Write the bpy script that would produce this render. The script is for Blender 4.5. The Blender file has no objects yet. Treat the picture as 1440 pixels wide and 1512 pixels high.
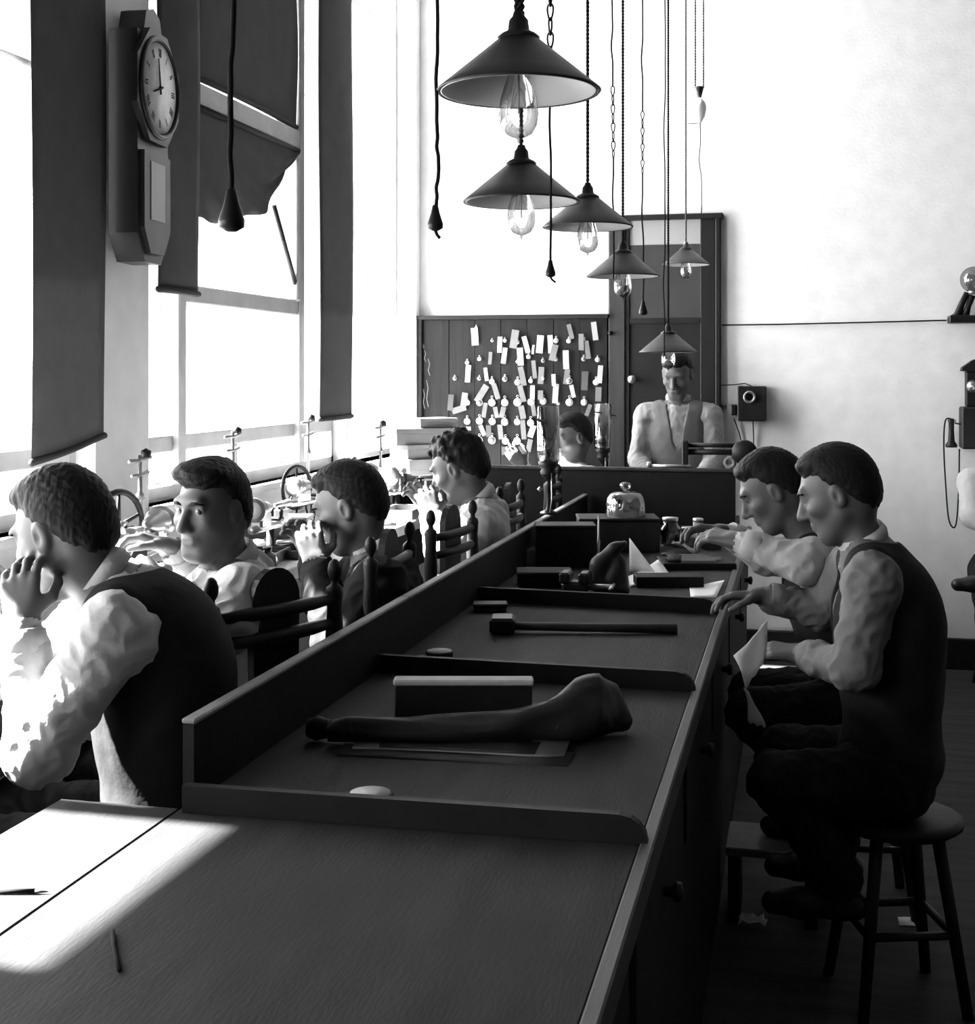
import bpy, math, random
import numpy as np
from mathutils import Vector, Matrix

# ------------------------------------------------------------------ camera, sky, sun, exposure
SC = bpy.context.scene
COL = SC.collection
FPX, PPX, HOR = 1960.0, 720.0, 550.0          # focal length and horizon in pixels of the 1440x1512 frame
CAMZ = 1.62
YAW = math.atan2(460.0, FPX)                   # the camera looks this much to the left of the bench
SY, CY = math.sin(YAW), math.cos(YAW)

cam = bpy.data.cameras.new('camera')
cam.sensor_fit = 'HORIZONTAL'
cam.sensor_width = 36.0
cam.lens = FPX / 1440.0 * 36.0
cam.shift_x = 0.0
cam.shift_y = -(756.0 - HOR) / 1440.0
cam.clip_start = 0.02
camo = bpy.data.objects.new('camera', cam)
camo.location = (0, 0, CAMZ)
camo.rotation_euler = (math.pi / 2, 0, YAW)
COL.objects.link(camo)
SC.camera = camo

world = bpy.data.worlds.new('overcast_sky')
SC.world = world
world.use_nodes = True
wb = world.node_tree.nodes['Background']
wb.inputs[0].default_value = (1, 1, 1, 1)
wb.inputs[1].default_value = 24.0

sun = bpy.data.lights.new('sun', 'SUN')
sun.energy = 190.0
sun.angle = math.radians(1.2)
suno = bpy.data.objects.new('sun', sun)
suno.rotation_euler = Vector((0.79, -0.015, -0.60)).to_track_quat('-Z', 'Y').to_euler()
suno.location = (-8, 2, 7)
COL.objects.link(suno)

vs = SC.view_settings
vs.view_transform = 'Standard'
vs.look = 'None'
vs.exposure = 0.12
vs.gamma = 1.0
vs.use_curve_mapping = False
SC.cycles.max_bounces = 10
SC.cycles.diffuse_bounces = 6
SC.cycles.transparent_max_bounces = 24
SC.cycles.caustics_reflective = False
SC.cycles.caustics_refractive = False

random.seed(7)
RNG = np.random.RandomState(5)
R = math.radians


def V(*a):
    return Vector(a)


def ray(px, py):
    u = (px - PPX) / FPX
    return Vector((-SY + u * CY, CY + u * SY, -(py - HOR) / FPX))


def at_d(px, py, d):
    return Vector((0, 0, CAMZ)) + ray(px, py) * d


def at_Y(px, py, Y):
    r = ray(px, py)
    return Vector((0, 0, CAMZ)) + r * (Y / r.y)


def at_X(px, py, X):
    r = ray(px, py)
    return Vector((0, 0, CAMZ)) + r * (X / r.x)


def at_Z(px, py, Z):
    r = ray(px, py)
    return Vector((0, 0, CAMZ)) + r * ((Z - CAMZ) / r.z)


# ------------------------------------------------------------------ materials (all greys: the place is seen in black and white)
def mat(name, g, rough=0.6, var=0.0, vscale=6.0, bump=0.0, bscale=40.0, metal=0.0, stretch=None, g2=None, spec=0.5,
        translucent=0.0, detail=4.0):
    m = bpy.data.materials.new(name)
    m.use_nodes = True
    nt = m.node_tree
    b = nt.nodes['Principled BSDF']
    b.inputs['Roughness'].default_value = rough
    b.inputs['Metallic'].default_value = metal
    b.inputs['Specular IOR Level'].default_value = spec
    b.inputs['Base Color'].default_value = (g, g, g, 1)
    tc = None
    if var > 0 or bump > 0:
        tc = nt.nodes.new('ShaderNodeTexCoord')
        mp = nt.nodes.new('ShaderNodeMapping')
        nt.links.new(tc.outputs['Object'], mp.inputs[0])
        if stretch:
            mp.inputs['Scale'].default_value = stretch
    if var > 0:
        n = nt.nodes.new('ShaderNodeTexNoise')
        n.inputs['Scale'].default_value = vscale
        n.inputs['Detail'].default_value = detail
        nt.links.new(mp.outputs[0], n.inputs['Vector'])
        cr = nt.nodes.new('ShaderNodeValToRGB')
        lo = max(0.0, g * (1 - var))
        hi = g2 if g2 is not None else min(1.0, g * (1 + var))
        cr.color_ramp.elements[0].position = 0.3
        cr.color_ramp.elements[1].position = 0.7
        cr.color_ramp.elements[0].color = (lo, lo, lo, 1)
        cr.color_ramp.elements[1].color = (hi, hi, hi, 1)
        nt.links.new(n.outputs['Fac'], cr.inputs[0])
        nt.links.new(cr.outputs[0], b.inputs['Base Color'])
    if bump > 0:
        n2 = nt.nodes.new('ShaderNodeTexNoise')
        n2.inputs['Scale'].default_value = bscale
        n2.inputs['Detail'].default_value = 5.0
        nt.links.new(mp.outputs[0], n2.inputs['Vector'])
        bp = nt.nodes.new('ShaderNodeBump')
        bp.inputs['Strength'].default_value = bump
        bp.inputs['Distance'].default_value = 0.01
        nt.links.new(n2.outputs['Fac'], bp.inputs['Height'])
        nt.links.new(bp.outputs[0], b.inputs['Normal'])
    if translucent > 0:
        tr = nt.nodes.new('ShaderNodeBsdfTranslucent')
        tr.inputs[0].default_value = (g, g, g, 1)
        mx = nt.nodes.new('ShaderNodeMixShader')
        mx.inputs[0].default_value = translucent
        out = nt.nodes['Material Output']
        nt.links.new(b.outputs[0], mx.inputs[1])
        nt.links.new(tr.outputs[0], mx.inputs[2])
        nt.links.new(mx.outputs[0], out.inputs[0])
    return m


def glass(name, tint=0.95, edge=0.5, rough=0.03, base=0.03, rim=0.35):
    m = bpy.data.materials.new(name)
    m.use_nodes = True
    nt = m.node_tree
    nt.nodes.remove(nt.nodes['Principled BSDF'])
    t = nt.nodes.new('ShaderNodeBsdfTransparent')
    lw2 = nt.nodes.new('ShaderNodeLayerWeight')          # more glass is crossed near the outline: darker there
    lw2.inputs[0].default_value = 0.35
    cr = nt.nodes.new('ShaderNodeValToRGB')
    cr.color_ramp.elements[0].color = (tint, tint, tint, 1)
    cr.color_ramp.elements[1].color = (tint * rim, tint * rim, tint * rim, 1)
    nt.links.new(lw2.outputs['Facing'], cr.inputs[0])
    nt.links.new(cr.outputs[0], t.inputs[0])
    gl = nt.nodes.new('ShaderNodeBsdfGlossy')
    gl.inputs['Roughness'].default_value = rough
    lw = nt.nodes.new('ShaderNodeLayerWeight')
    lw.inputs[0].default_value = edge
    mr = nt.nodes.new('ShaderNodeMapRange')
    mr.inputs[3].default_value = base
    mr.inputs[4].default_value = 0.75
    nt.links.new(lw.outputs['Fresnel'], mr.inputs[0])
    mx = nt.nodes.new('ShaderNodeMixShader')
    nt.links.new(mr.outputs[0], mx.inputs[0])
    nt.links.new(t.outputs[0], mx.inputs[1])
    nt.links.new(gl.outputs[0], mx.inputs[2])
    nt.links.new(mx.outputs[0], nt.nodes['Material Output'].inputs[0])
    return m


M = {
    'plaster': mat('plaster', 0.84, 0.9, 0.05, 9, 0.12, 60),
    'ceiling': mat('ceiling_paint', 0.45, 0.9),
    'panelling': mat('dark_wall_panelling', 0.12, 0.6, 0.2, 4),
    'floor': mat('floor_wood', 0.026, 0.7, 0.35, 3, 0.15, 30, stretch=(0.6, 6, 1), spec=0.1),
    'wood_dark': mat('dark_stained_wood', 0.011, 0.5, 0.3, 5, 0.1, 40, stretch=(1, 1, 0.15), spec=0.2),
    'wood_mid': mat('brown_wood', 0.032, 0.55, 0.3, 6, 0.1, 40, stretch=(3, 3, 0.2), spec=0.2),
    'board': mat('tag_board_wood', 0.011, 0.6, 0.35, 8, 0.1, 40, stretch=(4, 4, 0.25), spec=0.15),
    'bench': mat('bench_top_wood', 0.016, 0.75, 0.32, 7, 0.12, 60, stretch=(3.0, 0.6, 1), spec=0.15),
    'bench_edge': mat('bench_edge_wood', 0.05, 0.5, 0.2, 9, 0.08, 60, stretch=(3, 0.4, 1), spec=0.2),
    'bench_dark': mat('bench_body_wood', 0.0095, 0.6, 0.3, 5, 0.1, 30, spec=0.12),
    'worn_wood': mat('worn_wood', 0.16, 0.5, 0.2, 12, 0.08, 50, spec=0.3),
    'frame': mat('window_frame_paint', 0.32, 0.6, 0.12, 8, spec=0.3),
    'white_paint': mat('white_paint', 0.75, 0.6),
    'blind': mat('blind_cloth', 0.068, 0.9, 0.12, 10, 0.08, 200, translucent=0.30, spec=0.1),
    'sunshield': mat('sunshield_canvas', 0.6, 0.9, 0.05, 6, translucent=0.25),  # cloth of the added, unseen sheet that blocks the sun
    'hem': mat('blind_hem', 0.04, 0.9, translucent=0.15, spec=0.1),
    'case': mat('clock_case_wood', 0.008, 0.45, 0.25, 8, stretch=(2, 2, 0.3), spec=0.2),
    'dial': mat('clock_dial', 0.55, 0.5, 0.12, 30),
    'ink': mat('black_ink', 0.012, 0.9, spec=0.1),
    'iron': mat('black_iron', 0.012, 0.45, metal=0.3, spec=0.3),
    'steel': mat('steel', 0.55, 0.3, metal=0.9),
    'brass': mat('dull_brass', 0.4, 0.35, metal=0.9),
    'silver': mat('watch_silver', 0.8, 0.35, metal=0.6),
    'watchdial': mat('watch_enamel', 0.6, 0.4),
    'watchdim': mat('watch_enamel_dull', 0.1, 0.45),
    'shade': mat('enamel_shade_outside', 0.022, 0.5, 0.1, 20, spec=0.25),
    'lining': mat('enamel_shade_lining', 0.42, 0.4),
    'cord': mat('cloth_cord', 0.01, 0.9, spec=0.1),
    'porcelain': mat('porcelain', 0.8, 0.25),
    'paper': mat('paper', 0.8, 0.8, 0.05, 20, translucent=0.1),
    'papergrey': mat('grey_paper', 0.36, 0.8, 0.06, 20, spec=0.2),
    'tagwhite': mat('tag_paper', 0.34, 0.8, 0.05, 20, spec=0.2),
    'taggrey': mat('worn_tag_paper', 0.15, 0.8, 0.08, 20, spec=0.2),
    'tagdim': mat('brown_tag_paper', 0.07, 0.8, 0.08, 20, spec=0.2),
    'card': mat('cardboard', 0.2, 0.8, 0.1, 12, spec=0.2),
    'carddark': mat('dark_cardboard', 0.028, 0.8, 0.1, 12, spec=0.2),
    'leather': mat('dark_leather', 0.012, 0.5, 0.3, 14, 0.25, 40, spec=0.25),
    'skin': mat('skin', 0.085, 0.5, 0.06, 20, spec=0.3),
    'hair': mat('hair', 0.009, 0.6, 0.3, 60, 0.35, 90, stretch=(1, 1, 0.3), spec=0.12),
    'shirt': mat('white_shirt', 0.42, 0.85, 0.04, 6, 0.55, 26, spec=0.2),
    'shirtgrey': mat('striped_shirt', 0.13, 0.85, 0.06, 6, 0.5, 26, spec=0.2),
    'shirtpale': mat('pale_shirt', 0.3, 0.85, 0.05, 6, 0.5, 26, spec=0.2),
    'linoleum': mat('pale_bench_linoleum', 0.42, 0.7, 0.25, 8, spec=0.2),
    'vest': mat('dark_waistcoat', 0.013, 0.85, 0.2, 20, 0.35, 26, spec=0.1),
    'jacket': mat('dark_jacket', 0.013, 0.85, 0.2, 10, 0.4, 20, spec=0.1),
    'trousers': mat('dark_trousers', 0.013, 0.85, 0.2, 10, 0.4, 20, spec=0.1),
    'shoe': mat('black_shoe', 0.008, 0.4, spec=0.3),
    'eye': mat('eye_white', 0.16, 0.25),
    'iris': mat('eye_iris', 0.03, 0.2),
    'lip': mat('lip', 0.06, 0.5),
    'gold': mat('dull_metal', 0.3, 0.4, metal=0.7),
    'tin': mat('tin', 0.6, 0.35, metal=0.7),
    'bottle': glass('bottle_glass', 0.7, 0.5),
    'pane': glass('window_glass', 0.97, 0.15, 0.02, 0.0, 0.9),
    'bulb': glass('bulb_glass', 0.97, 0.55, 0.03, 0.02),
    'chimney': glass('lamp_chimney_glass', 0.93, 0.62, 0.05, 0.12, 0.5),
    'dome': glass('dome_glass', 0.90, 0.6, 0.05, 0.05),
    'frost': mat('frosted_glass', 0.3, 0.5, spec=0.3),
    'greyglass': mat('obscured_glass', 0.04, 0.35, 0.1, 6, spec=0.3),
    'filament': mat('filament', 0.2, 0.5),
}


# ------------------------------------------------------------------ mesh helpers
class MB:
    """collects shapes; build() links them as one mesh object"""

    def __init__(s):
        s.v, s.f, s.sm = [], [], []

    def add(s, vs_, fs_, smooth=False):
        o = len(s.v)
        s.v += [tuple(p) for p in vs_]
        s.f += [tuple(i + o for i in f) for f in fs_]
        s.sm += [smooth] * len(fs_)
        return s

    def box(s, lo, hi, mtx=None, bev=0.0):
        (x0, y0, z0), (x1, y1, z1) = lo, hi
        if bev <= 0:
            p = [V(x, y, z) for z in (z0, z1) for y in (y0, y1) for x in (x0, x1)]
            f = [(0, 2, 3, 1), (4, 5, 7, 6), (0, 1, 5, 4), (2, 6, 7, 3), (0, 4, 6, 2), (1, 3, 7, 5)]
        else:
            b = min(bev, (x1 - x0) * .49, (y1 - y0) * .49, (z1 - z0) * .49)
            # chamfered box: 24 vertices
            p, idx = [], {}
            for sx in (0, 1):
                for sy in (0, 1):
                    for sz in (0, 1):
                        X = (x0, x1)[sx]; Y = (y0, y1)[sy]; Z = (z0, z1)[sz]
                        dx = b if sx == 0 else -b
                        dy = b if sy == 0 else -b
                        dz = b if sz == 0 else -b
                        idx[sx, sy, sz, 0] = len(p); p.append(V(X, Y + dy, Z + dz))
                        idx[sx, sy, sz, 1] = len(p); p.append(V(X + dx, Y, Z + dz))
                        idx[sx, sy, sz, 2] = len(p); p.append(V(X + dx, Y + dy, Z))
            f = []
            g = lambda a, b_, c, k: idx[a, b_, c, k]
            for q in (0, 1):
                f.append((g(q, 0, 0, 0), g(q, 1, 0, 0), g(q, 1, 1, 0), g(q, 0, 1, 0)))
                f.append((g(0, q, 0, 1), g(1, q, 0, 1), g(1, q, 1, 1), g(0, q, 1, 1)))
                f.append((g(0, 0, q, 2), g(1, 0, q, 2), g(1, 1, q, 2), g(0, 1, q, 2)))
            for a in (0, 1):
                for b_ in (0, 1):
                    f.append((g(a, b_, 0, 0), g(a, b_, 1, 0), g(a, b_, 1, 1), g(a, b_, 0, 1)))
                    f.append((g(a, 0, b_, 0), g(a, 1, b_, 0), g(a, 1, b_, 2), g(a, 0, b_, 2)))
                    f.append((g(0, a, b_, 1), g(1, a, b_, 1), g(1, a, b_, 2), g(0, a, b_, 2)))
            for a in (0, 1):
                for b_ in (0, 1):
                    for c in (0, 1):
                        f.append((g(a, b_, c, 0), g(a, b_, c, 1), g(a, b_, c, 2)))
            # orient outward
            c0 = V((x0 + x1) / 2, (y0 + y1) / 2, (z0 + z1) / 2)
            ff = []
            for q in f:
                n = (p[q[1]] - p[q[0]]).cross(p[q[2]] - p[q[0]])
                cc = sum((p[i] for i in q), V(0, 0, 0)) / len(q)
                ff.append(q if n.dot(cc - c0) > 0 else tuple(reversed(q)))
            f = ff
        if mtx is not None:
            p = [mtx @ a for a in p]
        return s.add(p, f)

    def tube(s, pts, r, n=8, cap=True, smooth=True):
        pts = [Vector(p) for p in pts]
        rs = r if isinstance(r, (list, tuple)) else [r] * len(pts)
        t0 = (pts[1] - pts[0]).normalized()
        ref = V(0, 0, 1) if abs(t0.z) < 0.9 else V(1, 0, 0)
        nrm = t0.cross(ref).normalized()
        vs_, fs_ = [], []
        for i, p in enumerate(pts):
            t = (pts[min(i + 1, len(pts) - 1)] - pts[max(i - 1, 0)])
            t = t.normalized() if t.length > 1e-9 else t0
            nrm = (nrm - t * nrm.dot(t))
            nrm = nrm.normalized() if nrm.length > 1e-6 else t.cross(ref).normalized()
            bn = t.cross(nrm)
            for k in range(n):
                a = 2 * math.pi * k / n
                vs_.append(p + (nrm * math.cos(a) + bn * math.sin(a)) * rs[i])
        for i in range(len(pts) - 1):
            for k in range(n):
                a, b = i * n + k, i * n + (k + 1) % n
                fs_.append((a, b, b + n, a + n))
        if cap:
            fs_.append(tuple(reversed(range(n))))
            fs_.append(tuple(range((len(pts) - 1) * n, len(pts) * n)))
        return s.add(vs_, fs_, smooth)

    def lathe(s, prof, c=(0, 0, 0), n=24, axis='Z', smooth=True, closed=False):
        """prof: (r, h) pairs; revolved about the axis through c"""
        c = Vector(c)
        ex, ey, ez = {'Z': (V(1, 0, 0), V(0, 1, 0), V(0, 0, 1)), 'X': (V(0, 1, 0), V(0, 0, 1), V(1, 0, 0)),
                      'Y': (V(0, 0, 1), V(1, 0, 0), V(0, 1, 0))}[axis] if isinstance(axis, str) else axis
        vs_, fs_ = [], []
        for (r, h) in prof:
            for k in range(n):
                a = 2 * math.pi * k / n
                vs_.append(c + ez * h + (ex * math.cos(a) + ey * math.sin(a)) * max(r, 1e-5))
        m = len(prof)
        for i in range(m - 1):
            for k in range(n):
                a, b = i * n + k, i * n + (k + 1) % n
                fs_.append((a, b, b + n, a + n))
        if closed:
            for k in range(n):
                a, b = (m - 1) * n + k, (m - 1) * n + (k + 1) % n
                fs_.append((a, b, (k + 1) % n, k))
        else:
            if prof[0][0] > 1e-4:
                fs_.append(tuple(reversed(range(n))))
            if prof[-1][0] > 1e-4:
                fs_.append(tuple(range((m - 1) * n, m * n)))
        return s.add(vs_, fs_, smooth)

    def prism(s, poly, a, b, mtx):
        """poly: 2-D outline (x, z); extruded from y=a to y=b; mtx puts it in place"""
        n = len(poly)
        vs_ = [mtx @ V(x, a, z) for x, z in poly] + [mtx @ V(x, b, z) for x, z in poly]
        fs_ = [tuple(range(n)), tuple(reversed(range(n, 2 * n)))]
        fs_ += [(i, i + n, (i + 1) % n + n, (i + 1) % n) for i in range(n)]
        return s.add(vs_, fs_)

    def sheet(s, grid, th=0.0006, smooth=True):
        """grid of points (rows x cols) made into a thin solid sheet"""
        r, c = len(grid), len(grid[0])
        P = np.array([[tuple(p) for p in row] for row in grid])
        du = np.gradient(P, axis=0); dv = np.gradient(P, axis=1)
        nn = np.cross(du, dv); nn /= (np.linalg.norm(nn, axis=2, keepdims=True) + 1e-9)
        top = (P + nn * th / 2).reshape(-1, 3); bot = (P - nn * th / 2).reshape(-1, 3)
        N = r * c
        fs_ = []
        for i in range(r - 1):
            for j in range(c - 1):
                a = i * c + j
                fs_.append((a, a + c, a + c + 1, a + 1))
                fs_.append((N + a, N + a + 1, N + a + c + 1, N + a + c))
        ring = [j for j in range(c)] + [i * c + c - 1 for i in range(1, r)] + [(r - 1) * c + j for j in range(c - 2, -1, -1)] + [i * c for i in range(r - 2, 0, -1)]
        for a, b in zip(ring, ring[1:] + ring[:1]):
            fs_.append((a, b, N + b, N + a))
        return s.add(np.concatenate([top, bot]).tolist(), fs_, smooth)

    def build(s, name, material, parent=None, local=False):
        me = bpy.data.meshes.new(name)
        off = V(0, 0, 0)
        if parent is not None and not local:
            off = WL.get(parent.name, V(0, 0, 0))
        vs_ = [(p[0] - off.x, p[1] - off.y, p[2] - off.z) for p in s.v]
        me.from_pydata(vs_, [], s.f)
        me.polygons.foreach_set('use_smooth', s.sm)
        me.materials.append(M[material] if isinstance(material, str) else material)
        me.validate()
        fix_normals(me)
        o = bpy.data.objects.new(name, me)
        COL.objects.link(o)
        if parent is not None:
            o.parent = parent
            WL[o.name] = off.copy()
        else:
            WL[o.name] = V(0, 0, 0)
        return o


def fix_normals(me):
    import bmesh
    b = bmesh.new()
    b.from_mesh(me)
    bmesh.ops.recalc_face_normals(b, faces=b.faces)
    b.to_mesh(me)
    b.free()


WL = {}


def tag(o, label, cat, group=None, kind=None):
    if label: o['label'] = label
    if cat: o['category'] = cat
    if group: o['group'] = group
    if kind: o['kind'] = kind
    return o


def thing(name, label, cat, loc=(0, 0, 0), group=None, rotz=0.0):
    o = bpy.data.objects.new(name, None)
    o.empty_display_size = 0.05
    COL.objects.link(o)
    o.location = loc
    o.rotation_euler = (0, 0, rotz)
    WL[o.name] = Vector(loc)
    return tag(o, label, cat, group)


def struct(name, mb, material, parent=None, label=None):
    o = mb.build(name, material, parent)
    if parent is None:
        o['kind'] = 'structure'
        if label: o['label'] = label
    return o


def sthing(name, label, loc=(0, 0, 0)):
    o = bpy.data.objects.new(name, None)
    o.empty_display_size = 0.05
    COL.objects.link(o)
    o.location = loc
    WL[o.name] = Vector(loc)
    o['kind'] = 'structure'
    o['label'] = label
    return o


def single(name, mb, material, label, cat, loc=None, group=None):
    """a thing that is one mesh, its origin at loc"""
    if loc is None:
        P = np.array(mb.v); loc = V((P[:, 0].min() + P[:, 0].max()) / 2, (P[:, 1].min() + P[:, 1].max()) / 2, P[:, 2].min())
    loc = Vector(loc)
    mb.v = [(p[0] - loc.x, p[1] - loc.y, p[2] - loc.z) for p in mb.v]
    o = mb.build(name, material)
    o.location = loc
    WL[o.name] = loc
    return tag(o, label, cat, group)


def copy_tree(o, loc, rotz=None, label=None, parent=None):
    c = o.copy()
    COL.objects.link(c)
    if parent is None:
        c.location = loc
        if rotz is not None: c.rotation_euler = (0, 0, rotz)
        if label: c['label'] = label
    else:
        c.parent = parent
    for ch in list(o.children):
        copy_tree(ch, None, None, None, c)
    return c


def rotz_m(a, loc=(0, 0, 0)):
    return Matrix.Translation(loc) @ Matrix.Rotation(a, 4, 'Z')

# ------------------------------------------------------------------ the room
LX, BY, RX, FY, CZ = -2.21, 7.65, 6.0, -4.5, 5.5     # left wall, back wall, right wall, wall behind the camera, ceiling
WT = 0.22
SILL, TOP = 1.15, 3.55
TL0, TL1 = 3.68, 5.3                                  # wall band above the windows, cut by the added corner window
WINS = [(4.24, 6.32), (1.43, 3.88), (-1.55, 1.05)]
ADDED_WIN = [(6.40, 7.56)]            # tall window added in the corner to brighten the back wall

struct('floor', MB().box((LX - WT, FY - .2, -0.1), (RX + .2, BY + .2, 0)), 'floor', label='dark worn wooden floor')
struct('ceiling', MB().box((LX - WT, FY - .2, CZ), (RX + .2, BY + .2, CZ + .1)), 'ceiling', label='pale ceiling above the lamps')
struct('wall_back', MB().box((LX - WT, BY, 0), (RX + .2, BY + .2, CZ)), 'plaster', label='white plastered back wall')
struct('wall_right', MB().box((RX, FY, 0), (RX + .2, BY, CZ)), 'panelling', label='panelled right wall')
struct('wall_front', MB().box((LX - WT, FY - .2, 0), (RX + .2, FY, CZ)), 'panelling', label='panelled wall behind the camera')
w = MB()
w.box((LX - WT, FY, 0), (LX, BY, SILL))
w.box((LX - WT, FY, TOP), (LX, ADDED_WIN[0][0], TL0))
w.box((LX - WT, FY, TL1), (LX, BY, CZ))
edges = [BY, ADDED_WIN[0][1], ADDED_WIN[0][0]] + [e for a, b in WINS for e in (b, a)] + [FY]
for i in range(0, len(edges), 2):
    w.box((LX - WT, edges[i + 1], SILL), (LX, edges[i], TOP))
w.box((LX - WT, FY, TL0), (LX, ADDED_WIN[0][0], TL1))
w.box((LX - WT, ADDED_WIN[0][1], TOP), (LX, BY, TL1))
struct('wall_left', w, 'plaster', label='white window wall with piers')
struct('baseboard_back', MB().box((LX, BY - .025, 0), (RX, BY, .17), bev=.006), 'wood_dark', label='dark skirting board of the back wall')

# windows: a side light, a wide middle light with two transoms, another side light
TR1, TR2, RAIL = 1.92, 2.70, 1.355


def portal(a, b, z0, z1):
    # only guides the sampling of the sky through this opening, gives no light of its own
    L = bpy.data.lights.new('window_portal', 'AREA')
    L.shape = 'RECTANGLE'; L.size = z1 - z0; L.size_y = b - a
    L.cycles.is_portal = True
    lo = bpy.data.objects.new('window_portal', L)
    lo.location = (LX - WT - .02, (a + b) / 2, (z0 + z1) / 2)
    lo.rotation_euler = (0, -math.pi / 2, 0)
    COL.objects.link(lo)


def window(n, a, b, label, ml=.35):
    root = sthing('window_%d' % n, label, (LX - .11, (a + b) / 2, SILL))
    f = MB()
    x0, x1 = LX - .15, LX - .07
    m1, m2 = a + ml, b - .50
    f.box((x0, a, SILL), (x1, a + .03, TOP)); f.box((x0, b - .03, SILL), (x1, b, TOP))
    f.box((x0, a, SILL), (x1, b, SILL + .05)); f.box((x0, a, TOP - .06), (x1, b, TOP))
    f.build('window_frame', 'frame', root)
    for m in (m1, m2):
        MB().box((x0 - .01, m - .03, SILL + .05), (x1 + .03, m + .03, TOP - .06), bev=.006).build('mullion', 'frame', root)
    MB().box((x0, m1 + .03, TR1 - .035), (x1 + .02, m2 - .03, TR1 + .035), bev=.006).build('transom', 'frame', root)
    MB().box((x0, m1 + .03, TR2 - .05), (x1 + .03, m2 - .03, TR2 + .04), bev=.008).build('transom', 'frame', root)
    for (y0, y1) in ((a + .03, m1 - .03), (m1 + .03, m2 - .03), (m2 + .03, b - .03)):
        MB().box((x0 + .02, y0, RAIL - .03), (x1, y1, RAIL + .03), bev=.004).build('glazing_bar', 'frame', root)
    MB().box((x0 + .03, m1 + .03 + .52, SILL + .05), (x1 - .01, m1 + .05 + .535, RAIL - .03)).build('glazing_bar', 'frame', root)
    MB().box((LX - .07, a, SILL - .03), (LX + .035, b, SILL), bev=.006).build('window_sill', 'white_paint', root)
    xg = LX - .115
    for (y0, y1, zs) in ((a + .03, m1 - .03, (SILL + .05, RAIL - .03, RAIL + .03, TOP - .06)),
                         (m2 + .03, b - .03, (SILL + .05, RAIL - .03, RAIL + .03, TOP - .06)),
                         (m1 + .03, m2 - .03, (SILL + .05, RAIL - .03, RAIL + .03, TR1 - .035, TR1 + .035, TR2 - .05, TR2 + .04, TOP - .06))):
        for k in range(0, len(zs), 2):
            MB().box((xg - .002, y0, zs[k]), (xg + .002, y1, zs[k + 1])).build('pane', 'pane', root)
    portal(a, b, SILL, TOP)
    return root, m1, m2


wlabels = ['three-light window with transoms in the middle of the left wall', 'three-light window at the left edge of the photo',
           'window beside the camera, out of the photo', 'window behind the camera, out of the photo']
wroots = []
for i, (a, b) in enumerate(WINS):
    wroots.append(window(i + 1, a, b, wlabels[i], .35 if i != 1 else .58))
a, b = ADDED_WIN[0]  # added opening, lights the back wall and the tag board
root = sthing('window_4', 'tall window added in the corner to brighten the back wall', (LX - .11, (a + b) / 2, SILL))
x0, x1 = LX - .16, LX - .12
tf = MB()
tf.box((x0, a, SILL), (x1, a + .02, TL1)); tf.box((x0, b - .02, SILL), (x1, b, TL1))
tf.box((x0, a, SILL), (x1, b, SILL + .03)); tf.box((x0, a, TL1 - .03), (x1, b, TL1))
tf.build('window_frame', 'white_paint', root)
MB().box((x0, a + .02, 3.60), (x1, b - .02, 3.64)).build('transom', 'white_paint', root)
for z0, z1 in ((SILL + .03, 3.60), (3.64, TL1 - .03)):
    MB().box((LX - .142, a + .02, z0), (LX - .138, b - .02, z1)).build('pane', 'pane', root)
MB().box((LX - .12, a, SILL - .03), (LX + .03, b, SILL), bev=.006).build('window_sill', 'white_paint', root)
portal(a, b, SILL, TL1)
# hopper stays on the middle sash of the first window
w1, wm1, wm2 = wroots[0]
for (y0, z0, y1, z1) in ((wm2 - .30, 2.36, wm2 - .06, 2.02),):
    MB().tube([(LX - .06, y0, z0), (LX - .05, y1, z1)], .012, 6).build('stay', 'iron', w1)
MB().box((LX - .085, wm2 - .075, 1.95), (LX - .035, wm2 - .035, 2.62), bev=.006).build('sash_stile', 'frame', w1)


def blind(y0, y1, z0, z1, x, label, slant=0.0, bulge=.01):
    root = thing('window_blind', label, 'blind', (x, (y0 + y1) / 2, z0))
    g = []
    nz = 24
    for i in range(nz + 1):
        t = i / nz
        z = z0 + (z1 - z0) * t
        g.append([V(x + bulge * math.sin(6 * t + 5 * s_) * .5 + bulge * math.sin(math.pi * s_), y0 + (y1 - y0) * s_, z + slant * (s_ - .5) * (1 - t)) for s_ in [k / 10 for k in range(11)]])
    MB().sheet(g, .002).build('cloth', 'blind', root)
    h = [V(x + .002 + bulge * math.sin(math.pi * s_) + bulge * math.sin(5 * s_) * .5, y0 - .004 + (y1 - y0 + .008) * s_, z0 + .012 + slant * (s_ - .5)) for s_ in [k / 10 for k in range(11)]]
    MB().tube(h, .011, 8).build('hem_bar', 'hem', root)
    MB().tube([(x, y0, z1 + .02), (x, y1, z1 + .02)], .022, 10).build('roller', 'white_paint', root)
    return root


blind(3.465, 3.885, 1.375, 3.5, LX + .03, 'long dark roller blind at the far left, left of the wall clock', slant=.06)
blind(5.855, 6.325, 1.39, 3.5, LX + .03, 'long dark roller blind on the right side light, beside the bare white wall')
blind(4.25, 4.575, 1.90, 3.5, LX + .03, 'dark roller blind half drawn behind the wall clock')
blind(4.66, 5.785, 2.745, 3.5, LX - .055, 'wide dark blind over the upper middle light of the window')
blind(1.45, 3.36, 1.92, 3.5, LX - .03, 'wide dark blind added out of view to block sun above the bench')  # unseen, added so the sun stops short of the bench middle

blind(-1.52, 1.03, 1.92, 3.5, LX - .03, 'wide dark blind added beside the camera, unseen, to dim the back wall')  # unseen, added to cut light on the far wall and near bench

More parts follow.
